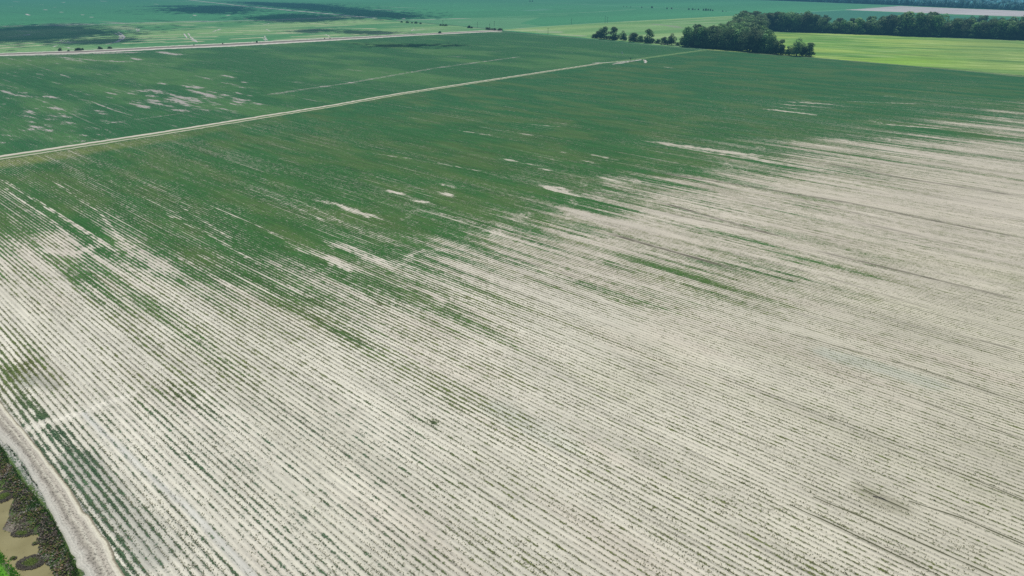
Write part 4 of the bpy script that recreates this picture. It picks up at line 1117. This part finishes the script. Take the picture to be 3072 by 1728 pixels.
def box(cx, cy, cz, sx, sy, sz):
    v = np.array([(x, y, z) for x in (-.5, .5) for y in (-.5, .5) for z in (-.5, .5)]) * [sx, sy, sz] + [cx, cy, cz]
    f = np.array([(0, 1, 3, 2), (4, 6, 7, 5), (0, 4, 5, 1), (2, 3, 7, 6), (0, 2, 6, 4), (1, 5, 7, 3)])
    return v, f


def pole(bx, by, ty, label):
    g = G(bx, by); h = hpx((bx, by), ty)
    o = bpy.data.objects.new('utility_pole', None); col.objects.link(o); o.location = (g[0], g[1], 0); o.rotation_euler = (0, 0, math.radians(-35)); tag(o, label, 'utility pole')
    v, f = tube((0, 0, -.5), (0, 0, h), .24, .15, 10)
    v2, f2 = tube((0, 0, h), (0, 0, h + .05), .15, .02, 10)
    v, f = joinvf([(v, f), (v2, f2)]); mesh_np('post', v, f, M_WOOD, o)
    v, f = joinvf([box(0, .19, h - .8, 2.6, .14, .16), tube((-.9, .1, h - .86), (0, .1, h - 1.7), .04, .04, 5), tube((.9, .1, h - .86), (0, .1, h - 1.7), .04, .04, 5)])
    mesh_np('crossarm', v, f, M_WOOD, o)
    for x in (-1.15, 0, 1.15):
        v, f = joinvf([tube((x, .19, h - .72), (x, .19, h - .5), .07, .09, 8), tube((x, .19, h - .5), (x, .19, h - .4), .09, .03, 8)])
        mesh_np('insulator', v, f, M_PORC, o)


for a in [(1329, 75, 60, 'leftmost utility pole beside the hedge line at the top'), (1432, 82, 65, 'utility pole in the light green field left of the road junction'),
          (1469, 86, 72, 'shorter utility pole just left of the road junction'), (1483, 79, 63, 'utility pole directly behind the road junction'),
          (1714, 74, 55, 'utility pole before the teal field between junction and trees'), (1815, 70, 47, 'tallest utility pole right above the small dark trees'),
          (1644, 103, 84, 'utility pole nearest the field edge left of the small trees'), (1822, 69, 50, 'second pole close beside the tallest pole above the trees'),
          (2044, 121, 108, 'short pole in the gap between the row of trees and the wood')]:
    pole(*a)

# irrigation riser in the field, and a marker post by the farm track
s = NT('white_pipe'); co = s.n('ShaderNodeTexCoord').outputs['Object']
M_PIPE = s.done(s.mix(s.noise(co, 5, 3), (.55, .56, .54), (.75, .75, .73)), .5)


def riser(px, py, h, label):
    g = G(px, py)
    o = bpy.data.objects.new('irrigation_riser', None); col.objects.link(o); o.location = (g[0], g[1], 0); tag(o, label, 'irrigation riser')
    v, f = joinvf([tube((0, 0, -.2), (0, 0, h), .32, .32, 12), tube((0, 0, h), (0, 0, h + .12), .4, .4, 12), tube((0, 0, h + .12), (0, 0, h + .16), .4, .01, 12)]); mesh_np('standpipe', v, f, M_PIPE, o)
    v, f = joinvf([tube((.3, 0, h * .35), (1.1, 0, h * .3), .16, .16, 10), tube((1.1, 0, h * .3), (1.2, 0, h * .3), .22, .22, 10)]); mesh_np('outlet', v, f, M_PIPE, o)


riser(1866, 162, 2.2, 'pale irrigation riser standing alone in the upper green field')
g = G(1891, 181.5)
o = bpy.data.objects.new('pump_post', None); col.objects.link(o); o.location = (g[0], g[1], 0); tag(o, 'dark post with a box beside the bare patch on the farm track', 'post')
v, f = tube((0, 0, -.3), (0, 0, 2.4), .14, .12, 8); mesh_np('post', v, f, M_WOOD, o)
v, f = box(0, -.25, 1.5, .7, .35, .9); mesh_np('control_box', v, f, M_WOOD, o)

# fallen branch lying in the bare rows at the lower right
g = G(2641, 1496)
ps = [tube((-1.0, 0, .08), (.2, .1, .12), .06, .05, 6), tube((.2, .1, .12), (1.1, -.15, .05), .05, .02, 6), tube((-.2, .05, .1), (.2, .6, .22), .03, .012, 5), tube((.3, .1, .12), (.7, .5, .2), .025, .01, 5), tube((-.6, 0, .1), (-.5, -.4, .15), .025, .01, 5)]
v, f = joinvf(ps); o = mesh_np('fallen_branch', v, f, M_WOOD); o.location = (g[0], g[1], .02); o.rotation_euler = (0, 0, -.5)
tag(o, 'dark fallen branch lying on the bare rows at the lower right', 'branch')
# tall weed in the bare field
for px, py, k, lb in ((1302, 1266, 60, 'green weed clump standing alone in the bare rows at centre'),):
    g = G(px, py); P = np.c_[g[0] + rng.normal(0, .45, k), g[1] + rng.normal(0, .5, k), np.zeros(k)]
    v, f, c = tufts(P, np.full(k, .14), np.full(k, .13), np.tile(lin(128, 140, 96), (k, 1)) * 1.4, 3, 1.3)
    o = mesh_np('weed_clump', v - [g[0], g[1], 0], f, M_PLANT, attrs={'tint': ('FLOAT_COLOR', 'POINT', c)}); o.location = (g[0], g[1], 0)
    tag(o, lb, 'weed')

# ------------------------------------------------------------------ light
SUN_EL = math.radians(62); SUN_AZ = math.radians(14)
sd = np.array([math.cos(SUN_EL) * math.sin(SUN_AZ), math.cos(SUN_EL) * math.cos(SUN_AZ), math.sin(SUN_EL)])
sun = bpy.data.lights.new('sun', 'SUN'); sun.energy = 3.6; sun.angle = math.radians(.53); sun.color = (1, .965, .90)
so_ = bpy.data.objects.new('sun', sun); col.objects.link(so_)
from mathutils import Vector
so_.rotation_euler = Vector(sd).to_track_quat('Z', 'Y').to_euler()
w = bpy.data.worlds.new('World'); sc.world = w; w.use_nodes = True
nt = w.node_tree; bg = nt.nodes['Background']
sk = nt.nodes.new('ShaderNodeTexSky'); sk.sky_type = 'NISHITA'; sk.sun_disc = False; sk.sun_elevation = SUN_EL; sk.sun_rotation = SUN_AZ
nt.links.new(sk.outputs[0], bg.inputs[0]); bg.inputs[1].default_value = .11

# clouds high above the far fields: their shadows darken parts of the fields
s = NT('cloud_white'); co = s.n('ShaderNodeTexCoord').outputs['Object']
M_CLOUD = s.done(s.mix(s.noise(co, .02, 3), (.7, .7, .72), (.85, .85, .85)), 1, spec=0)


def cloud(poly, label, n, r0, r1, h=650):
    """a bank of puffs standing over the ground that its shadow darkens"""
    poly = GP(poly); r = np.random.default_rng(int(abs(poly[0, 0]))); off = sd[:2] / sd[2] * h
    lo = poly.min(0); hi = poly.max(0); ps = []
    phi = (1 + 5 ** .5) / 2
    iv = np.array([(-1, phi, 0), (1, phi, 0), (-1, -phi, 0), (1, -phi, 0), (0, -1, phi), (0, 1, phi), (0, -1, -phi), (0, 1, -phi), (phi, 0, -1), (phi, 0, 1), (-phi, 0, -1), (-phi, 0, 1)]) / 1.9
    it = np.array([(0, 11, 5), (0, 5, 1), (0, 1, 7), (0, 7, 10), (0, 10, 11), (1, 5, 9), (5, 11, 4), (11, 10, 2), (10, 7, 6), (7, 1, 8), (3, 9, 4), (3, 4, 2), (3, 2, 6), (3, 6, 8), (3, 8, 9), (4, 9, 5), (2, 4, 11), (6, 2, 10), (8, 6, 7), (9, 8, 1)])
    P = np.stack([r.uniform(lo[0] - 20, hi[0] + 20, n * 12), r.uniform(lo[1] - 20, hi[1] + 20, n * 12)], 1)
    ins = inside(P[:, 0], P[:, 1], poly); d, _, _ = pdist(P[:, 0], P[:, 1], np.vstack([poly, poly[:1]])); d = np.where(ins, d, -d)
    keep = d > -r1 * .5; P = P[keep]; d = d[keep]
    P = P[:n * 2]; d = d[:n * 2]
    FP = np.stack([r.uniform(lo[0] - 60, hi[0] + 60, n * 40), r.uniform(lo[1] - 60, hi[1] + 60, n * 40)], 1)
    fi = inside(FP[:, 0], FP[:, 1], poly); fd, _, _ = pdist(FP[:, 0], FP[:, 1], np.vstack([poly, poly[:1]])); fd = np.where(fi, fd, -fd)
    kp = (fd < r1 * .6) & (r.uniform(0, 1, len(fd)) < np.exp(-np.maximum(-fd, 0) / (r1 * .9))); FP = FP[kp][:n * 5]
    P = np.vstack([P, FP]); d = np.r_[d, np.full(len(FP), -1.0)]
    for p, dd in zip(P, d):
        s_ = np.clip(dd * .7, r0 * .5, r1) * r.uniform(.6, 1.1)
        if dd < 0: s_ = r0 * r.uniform(.15, .6)
        ps.append((iv * [s_ * 1.2, s_ * 1.2, s_ * .5] * r.uniform(.85, 1.15, (12, 3)) + [p[0] + off[0], p[1] + off[1], h + r.uniform(-1, 1) * s_ * .3], it))
    v, f = joinvf(ps)
    o = mesh_np('cloud', v, f, M_CLOUD, smooth=True)
    return tag(o, label, 'cloud', kind='structure')


cloud([(-400, 140), (0, 124), (150, 123), (240, 109), (350, 103), (330, 94), (240, 82), (180, 74), (100, 77), (0, 86), (-400, 95)], 'broad white cloud high above the left fields', 420, 9, 45)
cloud([(170, 129), (300, 131), (370, 126), (392, 116), (300, 118)], 'thin white cloud shred above the left road', 120, 5, 12)
cloud([(500, 31), (520, 24), (640, 17), (720, 21), (745, 30), (700, 41), (600, 39)], 'white cloud high above the upper fields', 220, 12, 45)
cloud([(440, 19.5), (480, 17), (570, 16.5), (570, 20)], 'sliver of white cloud at the far edge of the upper fields', 60, 8, 20)
cloud([(690, 5), (800, 7), (950, 12), (1060, 25), (1200, 39), (1265, 51), (1200, 56), (1060, 48), (1000, 38), (860, 24), (740, 12)], 'long white cloud above the diagonal road', 420, 12, 45)
cloud([(755, 52), (860, 41), (1000, 49), (1030, 57), (930, 66), (840, 65), (760, 58)], 'narrow white cloud above the second far road', 260, 8, 30)
cloud([(1060, 130), (1150, 133), (1220, 131.5), (1370, 133), (1390, 139), (1230, 142), (1100, 141)], 'small thin white cloud above the left green field', 45, 4, 9)
cloud([(1000, 98), (1040, 90), (1150, 93), (1240, 100), (1100, 105)], 'faint white cloud above the first far road', 45, 5, 10)
cloud([(870, 94), (950, 86), (1020, 91), (930, 98)], 'wisp of white cloud above the first far road', 60, 5, 12)

# haze: scattered light put in as an even glow of the volume
DENS = .00020
mh = bpy.data.materials.new('summer_haze'); mh.use_nodes = True; t = mh.node_tree; t.nodes.clear()
out = t.nodes.new('ShaderNodeOutputMaterial'); va = t.nodes.new('ShaderNodeVolumeAbsorption'); ve = t.nodes.new('ShaderNodeEmission'); ad = t.nodes.new('ShaderNodeAddShader')
va.inputs['Color'].default_value = (0, 0, 0, 1); va.inputs['Density'].default_value = DENS
ve.inputs['Color'].default_value = (.06, .19, .30, 1); ve.inputs['Strength'].default_value = DENS
t.links.new(va.outputs[0], ad.inputs[0]); t.links.new(ve.outputs[0], ad.inputs[1]); t.links.new(ad.outputs[0], out.inputs['Volume'])
v, f = box(0, 3000, 75, 14000, 14000, 170)
o = mesh_np('haze', v, f, mh); tag(o, 'thin blue summer haze over the far fields', 'haze', kind='structure')
mh.cycles.homogeneous_volume = True

# ------------------------------------------------------------------ camera and render
cd = bpy.data.cameras.new('camera'); cam = bpy.data.objects.new('camera', cd); col.objects.link(cam)
cd.sensor_width = 36; cd.lens = 24; cd.clip_start = .5; cd.clip_end = 30000
cam.location = (0, 0, CAM_H); cam.rotation_euler = (math.pi / 2 - PITCH, 0, 0)
sc.camera = cam
sc.view_settings.view_transform = 'Standard'; sc.view_settings.look = 'None'; sc.view_settings.exposure = 0
sc.render.engine = 'CYCLES'
sc.cycles.use_denoising = False
sc.cycles.max_bounces = 4; sc.cycles.diffuse_bounces = 2; sc.cycles.volume_bounces = 0
sc.cycles.sample_clamp_indirect = 3
